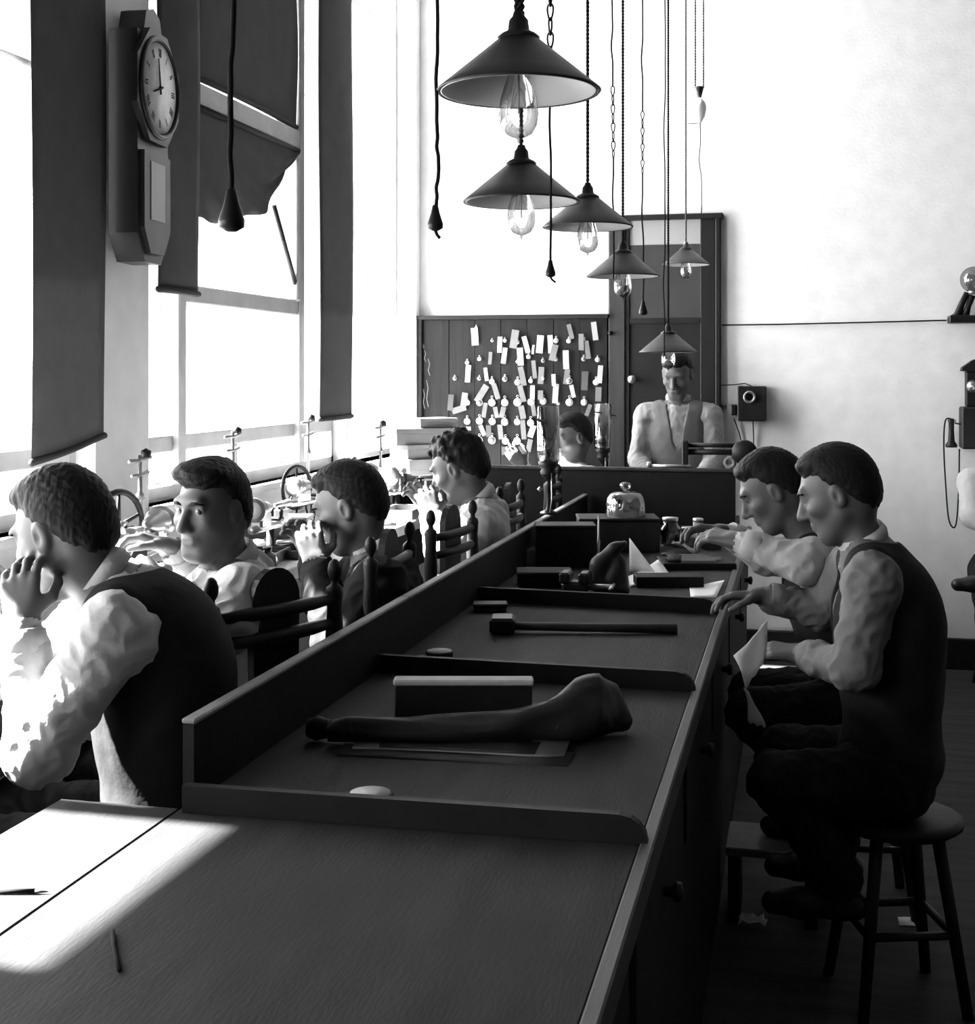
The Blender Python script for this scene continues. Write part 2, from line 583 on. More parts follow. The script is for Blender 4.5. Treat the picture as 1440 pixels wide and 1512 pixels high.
# crumpled blind hanging askew in the tilted middle sash
root = thing('fallen_blind', 'crumpled dark blind cloth sagging diagonally across the middle window light', 'blind', (LX - .05, 5.2, 2.2))
g = []
for i in range(19):
    t = i / 18
    row = []
    for k in range(31):
        s_ = k / 30
        y = 4.63 + s_ * 1.13
        zb = 2.20 + .10 * s_ + .34 * s_ ** 4 + .012 * math.sin(17 * s_)
        zt = 2.64
        z = zt + (zb - zt) * t
        fold = .022 * math.sin(9 * (s_ - .6 * t) + 2) * t + .010 * math.sin(26 * (s_ - .8 * t)) * t
        row.append(V(LX - .045 + fold, y, z))
    g.append(row)
MB().sheet(g, .002).build('cloth', 'blind', root)
MB().tube([(LX - .045, 4.63, 2.645), (LX - .045, 5.78, 2.645)], .012, 8).build('roller', 'hem', root)

# canvas awning added out of view to keep the high sun off the bench
aw = sthing('sunshield_1', 'canvas awning added outside, out of view, to block the high sun', (LX - WT, 1.5, 3.1))
g = []
for i in range(6):
    t = i / 5
    g.append([V(LX - WT - 1.45 * t, FY + (BY + .6 - FY) * k / 12, 3.66 - .44 * t + .01 * math.sin(9 * k)) for k in range(13)])
MB().sheet(g, .004).build('canvas', 'sunshield', aw)
MB().tube([(LX - WT - 1.45, FY, 3.22), (LX - WT - 1.45, BY + .6, 3.22)], .02, 8).build('front_bar', 'iron', aw)

# back wall: glazed door with dark frame
DX0, DX1 = at_Y(900, 500, BY).x, at_Y(1065, 500, BY).x
dz = lambda y: at_Y(980, y, BY).z
dr = sthing('door_1', 'dark framed tall glazed door in the back wall', ((DX0 + DX1) / 2, BY, 0))
yf = BY - .05
fw = .105
MB().box((DX0, yf, 0), (DX0 + .1, BY, dz(322)), bev=.008).build('jamb', 'wood_mid', dr)
MB().box((DX1 - .03, yf, 0), (DX1, BY, dz(322)), bev=.006).build('jamb', 'wood_dark', dr)
MB().box((DX0 - .01, yf - .015, dz(326)), (DX1 + .015, BY, dz(318)), bev=.006).build('lintel', 'wood_dark', dr)
sx0, sx1 = at_Y(931, 500, BY).x, at_Y(1035, 500, BY).x
MB().box((sx1, yf + .008, .02), (DX1 - .03, BY - .001, dz(326)), bev=.004).build('stile', 'wood_dark', dr)
MB().box((DX0 + .1, yf + .008, .02), (sx0, BY - .001, dz(326)), bev=.004).build('stile', 'wood_dark', dr)
MB().box((sx0, yf + .02, dz(362)), (sx1, BY - .001, dz(326))).build('pane', 'frost', dr)
MB().box((sx0, yf + .017, dz(470)), (sx1, BY - .001, dz(362))).build('pane', 'greyglass', dr)
MB().box((sx0, yf + .008, dz(478)), (sx1, BY - .001, dz(470)), bev=.003).build('rail', 'wood_dark', dr)
MB().box((sx0, yf + .02, .02), (sx1, BY - .001, dz(478))).build('panel', 'wood_dark', dr)
MB().lathe([(.0, 0), (.012, 0), (.012, .02), (.024, .03), (.024, .045), (.0, .05)], (DX0 + .14, yf + .01, dz(560)), 14, (V(1, 0, 0), V(0, 0, 1), V(0, -1, 0))).build('door_knob', 'brass', dr)

# ------------------------------------------------------------------ main bench
BZ, BXR, BXP = 0.90, -0.214, -0.986
BY0, BY1 = 0.75, 6.30
be = thing('long_workbench', 'long dark wooden workbench running down the room with low fence boards', 'workbench', ((BXR + BXP) / 2, 3.4, 0))
t = MB()
t.box((BXP - .01, BY0, BZ - .045), (BXR - .022, BY1, BZ), bev=.003)
t.box((-1.215, BY0, BZ - .045), (BXP - .01, 2.02, BZ), bev=.003)
t.build('bench_top', 'bench', be)
MB().box((BXR - .022, BY0, BZ - .05), (BXR, BY1, BZ + .004), bev=.003).build('edge_strip', 'bench_edge', be)
MB().box((BXR - .05, BY0 + .02, .0), (BXR - .022, BY1 - .02, BZ - .05)).build('side_panel', 'bench_dark', be)
MB().box((BXP + .01, BY0 + .02, .0), (BXP + .035, BY1 - .02, BZ - .045)).build('side_panel', 'bench_dark', be)
MB().box((BXP, BY1 - .04, 0), (BXR - .05, BY1 - .02, BZ - .045)).build('end_panel', 'bench_dark', be)
for k in range(6):
    y0 = 1.0 + k * .86
    d = MB().box((BXR - .024, y0, .66), (BXR - .008, y0 + .78, .83), bev=.004).build('drawer', 'bench_dark', be)
    MB().lathe([(.0, 0), (.009, 0), (.009, .012), (.018, .02), (.016, .03), (0, .033)], (BXR - .008, y0 + .39, .745), 12, 'X').build('knob', 'wood_dark', d)
PZ = 1.04
MB().box((BXP - .020, 2.05, BZ - .3), (BXP, BY1, PZ - .010)).build('partition_board', 'bench_dark', be)
for (y0, y1) in ((2.05, 3.3), (3.303, 4.7), (4.703, BY1)):
    MB().box((BXP - .023, y0, PZ - .010), (BXP + .003, y1, PZ), bev=.003).build('partition_cap', 'worn_wood', be)
# low fences across the bench: the right end is rounded
def fence(px0, py0, px1, py1, zt=.945):
    a, b = at_Z(px0, py0, zt), at_Z(px1, py1, zt)
    a = b + (a - b) * ((BXP + .004 - b.x) / (a.x - b.x))
    L = (b - a).length
    ang = math.atan2(b.y - a.y, b.x - a.x)
    hh = zt - BZ
    poly = [(0, 0), (L, 0)]
    poly = [(0, .001), (L, .001)] + [(L - hh + hh * math.cos(q), .001 + (hh - .001) * math.sin(q)) for q in [R(x) for x in (25, 45, 65, 90)]] + [(0, hh)]
    MB().prism(poly, -.009, .009, Matrix.Translation((a.x, a.y, BZ)) @ Matrix.Rotation(ang, 4, 'Z')).build('fence_board', 'bench_dark', be)


fence(400, 1166, 958, 1203)
fence(600, 968, 1028, 992)
fence(700, 866, 1062, 884)

# bench along the windows
WBZ = 1.0
wbn = thing('window_workbench', 'watchmakers bench under the windows covered in tools', 'workbench', (-1.9, 3.6, 0))
MB().box((LX + .002, .4, WBZ - .04), (-1.56, BY - .01, WBZ), bev=.004).build('bench_top', 'linoleum', wbn)
MB().box((-1.60, .45, WBZ - .2), (-1.575, BY - .02, WBZ - .04)).build('apron', 'bench_dark', wbn)
for yy in (.5, 1.9, 3.2, 4.6, 6.0, 7.4):
    MB().box((-1.64, yy, 0), (-1.575, yy + .065, WBZ - .2), bev=.004).build('leg', 'bench_dark', wbn)

# desk across the far end with a dark back panel
cy = 6.32
cx0, cx1 = at_Y(704, 690, cy).x, at_Y(1086, 690, cy).x
cz = at_Y(900, 690, cy).z
cd = thing('cross_desk', 'dark desk with a tall back panel across the far end of the workbench', 'desk', ((cx0 + cx1) / 2, cy, 0))
MB().box((cx0, cy, .25), (cx1, cy + .025, cz - .015)).build('back_panel', 'bench_dark', cd)
MB().box((cx0 - .01, cy - .012, cz - .015), (cx1 + .01, cy + .05, cz), bev=.003).build('cap', 'wood_mid', cd)
MB().box((cx0, cy + .025, .86), (cx1, cy + .48, .90)).build('desk_top', 'bench_dark', cd)
for xx in (cx0 + .01, cx1 - .06):
    for yy in (cy + .025, cy + .42):
        MB().box((xx, yy, 0), (xx + .05, yy + .05, .86)).build('leg', 'bench_dark', cd)

# ------------------------------------------------------------------ people: one continuous surface grown from blended limbs
def npv(p):
    return np.array([p[0], p[1], p[2]], dtype=np.float64)


class Field:
    def __init__(s, prims, h):
        s.h = h
        lo = np.min([q['lo'] for q in prims if q['op'] == 1], axis=0) - 4 * h
        hi = np.max([q['hi'] for q in prims if q['op'] == 1], axis=0) + 4 * h
        s.o = lo
        s.n = np.ceil((hi - lo) / h).astype(int) + 1
        s.D = np.full(s.n, 1.0, np.float32)
        s.M = np.zeros(s.n, np.int8)
        for q in prims:
            s.put(q)

    def sub(s, lo, hi):
        a = np.clip(np.floor((lo - s.o) / s.h).astype(int), 0, s.n - 1)
        b = np.clip(np.ceil((hi - s.o) / s.h).astype(int) + 1, 1, s.n)
        sl = tuple(slice(x, y) for x, y in zip(a, b))
        ax = [(s.o[i] + np.arange(a[i], b[i]) * s.h).astype(np.float32) for i in range(3)]
        return sl, ax

    def put(s, q):
        m = q['k'] + 3 * s.h
        sl, ax = s.sub(q['lo'] - m, q['hi'] + m)
        X = ax[0][:, None, None]; Y = ax[1][None, :, None]; Z = ax[2][None, None, :]
        if min(len(a) for a in ax) == 0:
            return
        d = q['fn'](X, Y, Z).astype(np.float32)
        D = s.D[sl]
        k = q['k']
        if q['op'] == 1:
            hh = np.maximum(k - np.abs(d - D), 0) / max(k, 1e-6)
            if q['mat'] is not None:
                s.M[sl] = np.where(d < D, q['mat'], s.M[sl])
            s.D[sl] = np.minimum(d, D) - hh * hh * k * .25
        else:
            d = -d
            hh = np.maximum(k - np.abs(d - D), 0) / max(k, 1e-6)
            s.D[sl] = np.maximum(d, D) + hh * hh * k * .25

    def mesh(s):
        D, h, n = s.D, s.h, s.n
        S = D < 0
        st = np.array([n[1] * n[2], n[2], 1], dtype=np.int64)
        cells, pos, quads = [], [], []
        for ax in range(3):
            a = [slice(None)] * 3; b = [slice(None)] * 3
            a[ax] = slice(0, -1); b[ax] = slice(1, None)
            I = np.argwhere(S[tuple(a)] != S[tuple(b)]).astype(np.int64)
            if len(I) == 0:
                continue
            J = I.copy(); J[:, ax] += 1
            d0 = D[I[:, 0], I[:, 1], I[:, 2]]; d1 = D[J[:, 0], J[:, 1], J[:, 2]]
            t = np.clip(d0 / (d0 - d1), 0.02, .98)
            p = I.astype(np.float64); p[:, ax] += t
            o1, o2 = (ax + 1) % 3, (ax + 2) % 3
            lin = I @ st
            c = [lin, lin - st[o1], lin - st[o1] - st[o2], lin - st[o2]]
            q = np.stack(c, 1)
            fl = d0 > 0
            q[fl] = q[fl][:, ::-1]
            quads.append(q)
            for cc in c:
                cells.append(cc); pos.append(p)
        cells = np.concatenate(cells); pos = np.concatenate(pos); quads = np.concatenate(quads)
        u, inv = np.unique(cells, return_inverse=True)
        cnt = np.bincount(inv)
        P = np.stack([np.bincount(inv, pos[:, i]) / cnt for i in range(3)], 1)
        W = P * h + s.o
        Q = np.searchsorted(u, quads)
        c = np.clip(np.round(P).astype(int), 0, n - 1)
        mat_v = s.M[c[:, 0], c[:, 1], c[:, 2]]
        return W, Q, mat_v


def rc(a, b, ra, rb, k=.02, mat=None, op=1):
    a, b = npv(a), npv(b)
    ab = b - a
    L2 = max(float(ab @ ab), 1e-9)
    r = max(ra, rb)

    def fn(X, Y, Z):
        x, y, z = X - a[0], Y - a[1], Z - a[2]
        t = np.clip((x * ab[0] + y * ab[1] + z * ab[2]) / L2, 0, 1)
        return np.sqrt((x - t * ab[0]) ** 2 + (y - t * ab[1]) ** 2 + (z - t * ab[2]) ** 2) - (ra + (rb - ra) * t)
    return dict(fn=fn, lo=np.minimum(a, b) - r, hi=np.maximum(a, b) + r, k=k, mat=mat, op=op)


def el(c, rad, fr, k=.02, mat=None, op=1):
    """ellipsoid; fr = three axes"""
    c = npv(c)
    A = np.array([npv(x) for x in fr])
    rr = np.array(rad, float)
    ext = np.sqrt(((A * rr[:, None]) ** 2).sum(0))

    def fn(X, Y, Z):
        x, y, z = X - c[0], Y - c[1], Z - c[2]
        q = [(x * A[i, 0] + y * A[i, 1] + z * A[i, 2]) for i in range(3)]
        k0 = np.sqrt(sum((q[i] / rr[i]) ** 2 for i in range(3)))
        k1 = np.sqrt(sum((q[i] / rr[i] ** 2) ** 2 for i in range(3))) + 1e-6
        return k0 * (k0 - 1) / k1
    return dict(fn=fn, lo=c - ext, hi=c + ext, k=k, mat=mat, op=op)


def to_object(W, Q, mv, mats, name, parent):
    off = npv(WL[parent.name])
    me = bpy.data.meshes.new(name)
    W = (W - off).astype(np.float32)
    me.vertices.add(len(W)); me.vertices.foreach_set('co', W.ravel())
    me.loops.add(Q.size); me.loops.foreach_set('vertex_index', Q.astype(np.int32).ravel())
    me.polygons.add(len(Q))
    me.polygons.foreach_set('loop_start', np.arange(0, Q.size, 4, dtype=np.int32))
    me.polygons.foreach_set('loop_total', np.full(len(Q), 4, dtype=np.int32))
    for m_ in mats:
        me.materials.append(M[m_])
    if len(mats) > 1:
        mq = np.sort(mv[Q], axis=1)[:, 1]
        me.polygons.foreach_set('material_index', mq.astype(np.int32))
    me.polygons.foreach_set('use_smooth', np.ones(len(Q), dtype=bool))
    me.update(calc_edges=True)
    me.validate()
    o = bpy.data.objects.new(name, me)
    COL.objects.link(o)
    o.parent = parent
    WL[o.name] = WL[parent.name]
    return o


SKIN, SHIRT, TROU, SHOE, LIP = 0, 1, 2, 3, 4


def fold_noise(P, f, seed):
    rs = np.random.RandomState(seed)
    out = np.zeros(len(P))
    for i in range(5):
        d = rs.normal(size=3); d /= np.linalg.norm(d)
        out += np.sin(P @ d * f * rs.uniform(.6, 1.5) + rs.uniform(0, 6) + 1.5 * np.sin(P @ rs.normal(size=3) * f * .35))
    return out / 5


def norm(v):
    return Vector(v).normalized()


def head_frame(f):
    f = norm(f)
    l = V(0, 0, 1).cross(f).normalized()
    u = f.cross(l)
    return f, l, u


def head_prims(H, f, l, u, sc=1.0):
    P = lambda a, b, c: H + (f * a + l * b + u * c) * sc
    fr = (f, l, u)
    q = []
    q.append(el(P(-.012, 0, .022), (.096 * sc, .075 * sc, .096 * sc), fr, .02, SKIN))
    q.append(el(P(-.045, 0, -.025), (.052 * sc, .062 * sc, .062 * sc), fr, .03, SKIN))
    q.append(el(P(.030, 0, -.035), (.061 * sc, .056 * sc, .076 * sc), fr, .03, SKIN))
    q.append(rc(P(.060, -.016, -.100), P(.060, .016, -.100), .020 * sc, .020 * sc, .03, SKIN))
    for s in (1, -1):
        q.append(rc(P(.005, .050 * s, -.052), P(.055, .018 * s, -.096), .017 * sc, .016 * sc, .03, SKIN))
        q.append(el(P(.052, .045 * s, -.020), (.028 * sc, .020 * sc, .020 * sc), fr, .02, SKIN))
    q.append(rc(P(.080, -.034, .030), P(.080, .034, .030), .012 * sc, .012 * sc, .018, SKIN))
    for s in (1, -1):
        q.append(el(P(.094, .032 * s, .010), (.018 * sc, .019 * sc, .013 * sc), fr, .012, None, -1))
        q.append(el(P(.070, .031 * s, .009), (.013 * sc, .014 * sc, .012 * sc), fr, .006, SKIN))
        q.append(rc(P(.080, .019 * s, .0165), P(.076, .044 * s, .0150), .0045 * sc, .004 * sc, .004, SKIN))
        q.append(rc(P(.079, .020 * s, .0005), P(.075, .043 * s, .001), .0038 * sc, .0035 * sc, .004, SKIN))
        q.append(el(P(-.008, .077 * s, -.005), (.019 * sc, .010 * sc, .031 * sc), fr, .008, SKIN))
        q.append(el(P(-.004, .086 * s, -.004), (.009 * sc, .007 * sc, .017 * sc), fr, .006, None, -1))
    q.append(rc(P(.088, 0, .012), P(.109, 0, -.030), .008 * sc, .0135 * sc, .010, SKIN))
    for s in (1, -1):
        q.append(el(P(.096, .012 * s, -.034), (.012 * sc, .009 * sc, .008 * sc), fr, .007, SKIN))
    q.append(el(P(.080, 0, -.064), (.013 * sc, .025 * sc, .014 * sc), fr, .012, SKIN))
    q.append(rc(P(.0890, -.016, -.060), P(.0890, .016, -.060), .0045 * sc, .0045 * sc, .005, LIP))
    q.append(rc(P(.0870, -.014, -.0715), P(.0870, .014, -.0715), .0055 * sc, .0055 * sc, .005, LIP))
    q.append(rc(P(.0965, -.024, -.0655), P(.0965, .024, -.0655), .0032 * sc, .0035 * sc, .003, None, -1))
    return q


def hand_prims(w, d, n, side, curl=.5, spread=1.0, pinch=False):
    """w wrist, d pointing direction, n back-of-hand normal, side +1: thumb lies on d x n side"""
    d = norm(d); n = norm(Vector(n) - d * Vector(n).dot(d)); s = d.cross(n) * side
    q = []
    kn = []
    for i, off in enumerate((.030, .010, -.010, -.028)):
        k = w + d * (.088, .092, .088, .080)[i] + s * off * spread
        kn.append(k)
        q.append(rc(w + d * .012 + s * off * .55, k, .0165, .0105, .012, SKIN))
    lens = (.072, .080, .074, .058)
    for i in range(4):
        a = kn[i]
        ang = 0.0
        dd = d
        for j, fr_ in enumerate((.45, .30, .25)):
            ang += curl * (.75, .95, .7)[j] * (1.0 if not (pinch and i == 0) else .9)
            dd = (d * math.cos(ang) - n * math.sin(ang)) + s * (.07, .02, -.02, -.08)[i] * spread
            b = a + dd.normalized() * lens[i] * fr_
            q.append(rc(a, b, .0092 - .0007 * j, .0085 - .0008 * j, .004, SKIN))
            a = b
    t0 = w + d * .025 + s * .022
    t1 = t0 + (d * .55 + s * .75 - n * .35).normalized() * .042
    t2 = t1 + (d * .85 + s * .25 - n * .45).normalized() * .034
    t3 = t2 + (d * .85 - s * .15 - n * .45).normalized() * .026
    q += [rc(t0, t1, .0155, .0120, .012, SKIN), rc(t1, t2, .0110, .0095, .004, SKIN), rc(t2, t3, .0095, .0075, .004, SKIN)]
    return q


def person(label, J, h=.005, shirt='shirt', hairstyle='short', vest=None, collar=None, seed=1, group=None, hair='hair', jacket=False,
           sleeve_roll=0.0, eyes=True, mats=None, sc=1.0):
    """J: joints in the world. pelvis, neck, head, face, shl/shr, ell/elr, wrl/wrr, hands (dir, normal, curl), hipl.. etc"""
    P, N, H = J['pelvis'], J['neck'], J['head']
    foot_z = min(J['al'].z, J['ar'].z) - .09
    root = thing('person', label, 'person', (P.x, P.y, max(0, foot_z)), group)
    up = (N - P).normalized()
    sv = (J['shl'] - J['shr']).normalized()
    fw_ = sv.cross(up).normalized()
    sv = up.cross(fw_).normalized()
    fr = (fw_, sv, up)
    L = (N - P).length
    q = []
    bulk = J.get('bulk', 1.0)
    arch = J.get('arch', 0.0)
    C = P + up * L * .66 - fw_ * arch
    W_ = P + up * L * .36 - fw_ * arch * .6
    q.append(el(P, (.118, .168, .125), fr, .05, TROU))
    q.append(el(W_, (.108 * bulk, .152 * bulk, .15), fr, .06, SHIRT))
    q.append(el(C, (.122 * bulk, .168 * bulk, .185), fr, .06, SHIRT))
    hb = J.get('hbase', H - J['hu'] * .07 - J['hf'] * .015)
    q.append(rc(N - up * .03, hb, .058, .054, .025, SKIN))
    for s in ('l', 'r'):
        sh, e_, wr = J['sh' + s], J['el' + s], J['wr' + s]
        q.append(rc(N - up * .035 - fw_ * .01, sh, .058, .056, .05, SHIRT))
        jr = .008 if jacket else 0
        q.append(rc(sh, e_, .066 + jr, .054 + jr, .04, SHIRT))
        q.append(rc(e_, wr + (e_ - wr).normalized() * .03, .054 + jr, .036 + jr, .03, SHIRT))
        # loose cuff
        q.append(rc(wr + (e_ - wr).normalized() * .06, wr + (e_ - wr).normalized() * .022, .040 + jr, .037 + jr, .015, SHIRT))
        hd, hn, hc = J['hand' + s]
        q.append(rc(wr + (e_ - wr).normalized() * .035, wr + Vector(hd).normalized() * .02, .028, .024, .015, SKIN))
        q += hand_prims(wr, hd, hn, 1 if s == 'l' else -1, hc)
        hp, kn, an = J['hip' + s], J['k' + s], J['a' + s]
        q.append(rc(hp, kn, .098, .072, .05, TROU))
        q.append(rc(kn, an + V(0, 0, .03), .070, .056, .03, TROU))
        td = norm(J['toe' + s])
        q.append(rc(an - td * .035 - V(0, 0, .045), an + td * .10 - V(0, 0, .055), .038, .036, .02, SHOE))
        q.append(rc(an + td * .10 - V(0, 0, .055), an + td * .165 - V(0, 0, .06), .036, .030, .02, SHOE))
        q.append(rc(an, an - V(0, 0, .04), .040, .040, .02, SHOE))
    q += head_prims(H, J['hf'], J['hl'], J['hu'], sc)
    F = Field(q, h)
    W, Q, mv = F.mesh()
    del F
    # cloth folds
    cl = (mv == SHIRT) | (mv == TROU)
    Nn = np.zeros_like(W)
    fn_ = np.cross(W[Q[:, 2]] - W[Q[:, 0]], W[Q[:, 3]] - W[Q[:, 1]])
    for i in range(4):
        for c in range(3):
            Nn[:, c] += np.bincount(Q[:, i], fn_[:, c], len(W))
    Nn /= np.linalg.norm(Nn, axis=1, keepdims=True) + 1e-12
    amp = np.where(cl, .0075, 0.0) * fold_noise(W, 55, seed) + np.where(cl, .0042, 0) * (1 - 2 * np.abs(fold_noise(W, 85, seed + 9)))
    if h > .006: amp = amp * .35
    W = W + Nn * amp[:, None]
    tz = J.get('trim')
    body = to_object(W, Q, mv, ['skin', shirt, (mats or {}).get('trousers', 'trousers'), 'shoe', 'lip'], 'body', root)
    for s in ('l', 'r'):
        wr, e_ = J['wr' + s], J['el' + s]
        ad = (wr - e_).normalized()
        jr = .008 if jacket else 0
        c_ = MB().lathe([(.039 + jr, -.066), (.044 + jr, -.058), (.0435 + jr, -.035), (.042 + jr, -.012), (.037 + jr, -.010), (.036 + jr, -.064)], wr, 22, head_axis(ad), closed=True)
        c_.build('cuff', shirt, root)
    f, l, u = J['hf'], J['hl'], J['hu']
    PP = lambda a, b, c: H + (f * a + l * b + u * c) * sc
    # hair: a shell over the skull, cut along the hairline
    if hairstyle:
        hh_ = h * .8
        g = .010 if hairstyle != 'curly' else .016
        qs = [el(PP(-.014, 0, .024), ((.097 + g) * sc, (.0755 + g * .8) * sc, (.098 + g) * sc), (f, l, u), .01, 0),
              el(PP(-.045, 0, -.025), ((.052 + g) * sc, (.062 + g * .6) * sc, (.062 + g) * sc), (f, l, u), .03, 0)]
        if hairstyle == 'parted':
            qs.append(el(PP(.040, .010, .092), (.052, .058, .026), (f, l, u), .03, 0))
            qs.append(el(PP(.015, -.02, .097), (.07, .045, .022), (f, l, u), .03, 0))
        elif hairstyle == 'short':
            qs.append(el(PP(.014, .0, .094), (.066, .056, .026), (f, l, u), .03, 0))
        elif hairstyle == 'curly':
            rs = np.random.RandomState(seed)
            for i in range(90):
                a = rs.uniform(0, 2 * math.pi); b = rs.uniform(.0, 1.0)
                cc = PP(-.012 + .098 * math.cos(a) * math.sqrt(1 - b * b * .8), .08 * math.sin(a) * math.sqrt(1 - b * b * .8), .03 + .105 * b * .95)
                r_ = rs.uniform(.010, .020)
                qs.append(el(cc, (r_, r_, r_), (f, l, u), .006, 0))
        F = Field(qs, hh_)
        ax = [F.o[i] + np.arange(F.n[i]) * hh_ for i in range(3)]
        X, Y, Z = np.meshgrid(*ax, indexing='ij')
        rel = np.stack([X - H.x, Y - H.y, Z - H.z], -1) / sc
        a = rel @ npv(f); b = rel @ npv(l); c = rel @ npv(u)
        line = np.minimum(.060 - .25 * np.abs(b) ** 1.0 * .4, np.where(a < .0, np.maximum(-.092, -.052 + 1.25 * (a + .050)), .008 + 1.6 * a))
        wob = .004 * np.sin(b * 140 + a * 90) + .003 * np.sin(a * 210 + c * 170)
        e_ = np.clip((c - line - wob) / .055, 0, 1)
        e_ = e_ * e_ * (3 - 2 * e_)
        F.D = F.D + ((g + .002) * (1 - e_)).astype(np.float32)
        cut = (line + wob - c - .012) * .75
        F.D = np.maximum(F.D, cut.astype(np.float32))
        W2, Q2, m2 = F.mesh()
        W2 = W2 + .0016 * fold_noise(W2, 420, seed)[:, None] * (W2 - npv(H)) / .1
        to_object(W2, Q2, m2, [hair], 'hair', root)
    if eyes:
        for s in (1, -1):
            c = PP(.0725, .031 * s, .0085)
            g_ = J.get('gaze', f)
            g_ = norm(g_)
            b_ = MB()
            b_.lathe([(.0115 * math.sin(t), -.0115 * math.cos(t)) for t in [math.pi * i / 10 for i in range(11)]], c, 16, head_axis(g_))
            e = b_.build('eye', 'eye', root)
            b2 = MB()
            b2.lathe([(.0076, .0089), (.0072, .0100), (.004, .0114), (0, .0121)], c, 14, head_axis(g_))
            b2.build('iris', 'iris', e)
        br = MB()
        for s in (1, -1):
            br.tube([PP(.0920, .012 * s, .0265), PP(.0925, .024 * s, .0305), PP(.0885, .037 * s, .0310), PP(.077, .049 * s, .026)], [.0030, .0042, .0040, .002], 8)
        br.build('eyebrows', hair, root)
    if vest:
        qs = [el(W_, ((.108 * bulk) + .014, (.152 * bulk) + .014, .17), fr, .06, 0), el(C, ((.122 * bulk) + .014, (.168 * bulk) + .012, .195), fr, .06, 0),
              el(P + up * .03, (.134, .182, .13), fr, .05, 0)]
        for s in ('l', 'r'):
            qs.append(rc(N - up * .035 - fw_ * .012, N.lerp(J['sh' + s], .62), .066, .062, .05, 0))
        for s in ('l', 'r'):
            o_ = J['sh' + s] + (J['sh' + s] - N).normalized() * .045
            qs.append(rc(o_ + up * .05, o_ - up * .13, .075, .062, .01, None, -1))
            e_ = J['el' + s]
            qs.append(rc(J['sh' + s] * .75 + e_ * .25, e_, .066, .06, .01, None, -1))
        qs.append(rc(N + fw_ * .07, C + fw_ * .15 - up * .06, .055, .015, .01, None, -1))
        qs.append(el(N + up * .045, (.085, .085, .06), fr, .01, None, -1))
        F = Field(qs, h)
        ax = [F.o[i] + np.arange(F.n[i]) * h for i in range(3)]
        Z = ax[0][:, None, None] * up.x + ax[1][None, :, None] * up.y + ax[2][None, None, :] * up.z
        z0 = up.dot(P) - .03
        F.D = np.maximum(F.D, (z0 - Z).astype(np.float32))
        W2, Q2, m2 = F.mesh()
        W2 = W2 + .002 * fold_noise(W2, 70, seed + 4)[:, None] * npv(fw_)
        to_object(W2, Q2, m2, [vest], 'waistcoat', root)
    if collar:
        ctr = N + (hb - N) * .38
        nd = (hb - N).normalized()
        e1 = nd.cross(sv).normalized(); e2 = nd.cross(e1).normalized()
        MB().lathe([(.064, -.020), (.069, .0), (.063, .020), (.059, .018), (.060, -.02)], ctr, 24, (e1, e2, nd), closed=True).build('collar', collar, root)
    return root


def head_axis(d):
    d = norm(d)
    a = d.cross(V(0, 0, 1)).normalized()
    return (a, d.cross(a).normalized(), d)


def seated(pelvis, face_dir, neck, head, hf, shw=.185, seat_h=None, foot_z=.09, knees=None, arch=0.0, bulk=1.0, twist=None):
    """joints of a seated man; face_dir = horizontal direction of the body"""
    f = norm((face_dir[0], face_dir[1], 0))
    l = V(0, 0, 1).cross(f)
    P = Vector(pelvis); N = Vector(neck); H = Vector(head)
    up = (N - P).normalized()
    tl = l if twist is None else norm((twist[0], twist[1], 0))
    J = dict(pelvis=P, neck=N, head=H, arch=arch, bulk=bulk)
    J['shl'] = N - up * .055 + tl * shw
    J['shr'] = N - up * .055 - tl * shw
    for s, sg in (('l', 1), ('r', -1)):
        hp = P + l * .09 * sg - V(0, 0, .02) + f * .02
        kn = hp + f * .40 + l * .04 * sg + V(0, 0, .0)
        J['hip' + s] = hp; J['k' + s] = kn
        J['a' + s] = V(kn.x - f.x * .06, kn.y - f.y * .06, foot_z)
        J['toe' + s] = f
    J['hf'], J['hl'], J['hu'] = head_frame(hf)
    return J

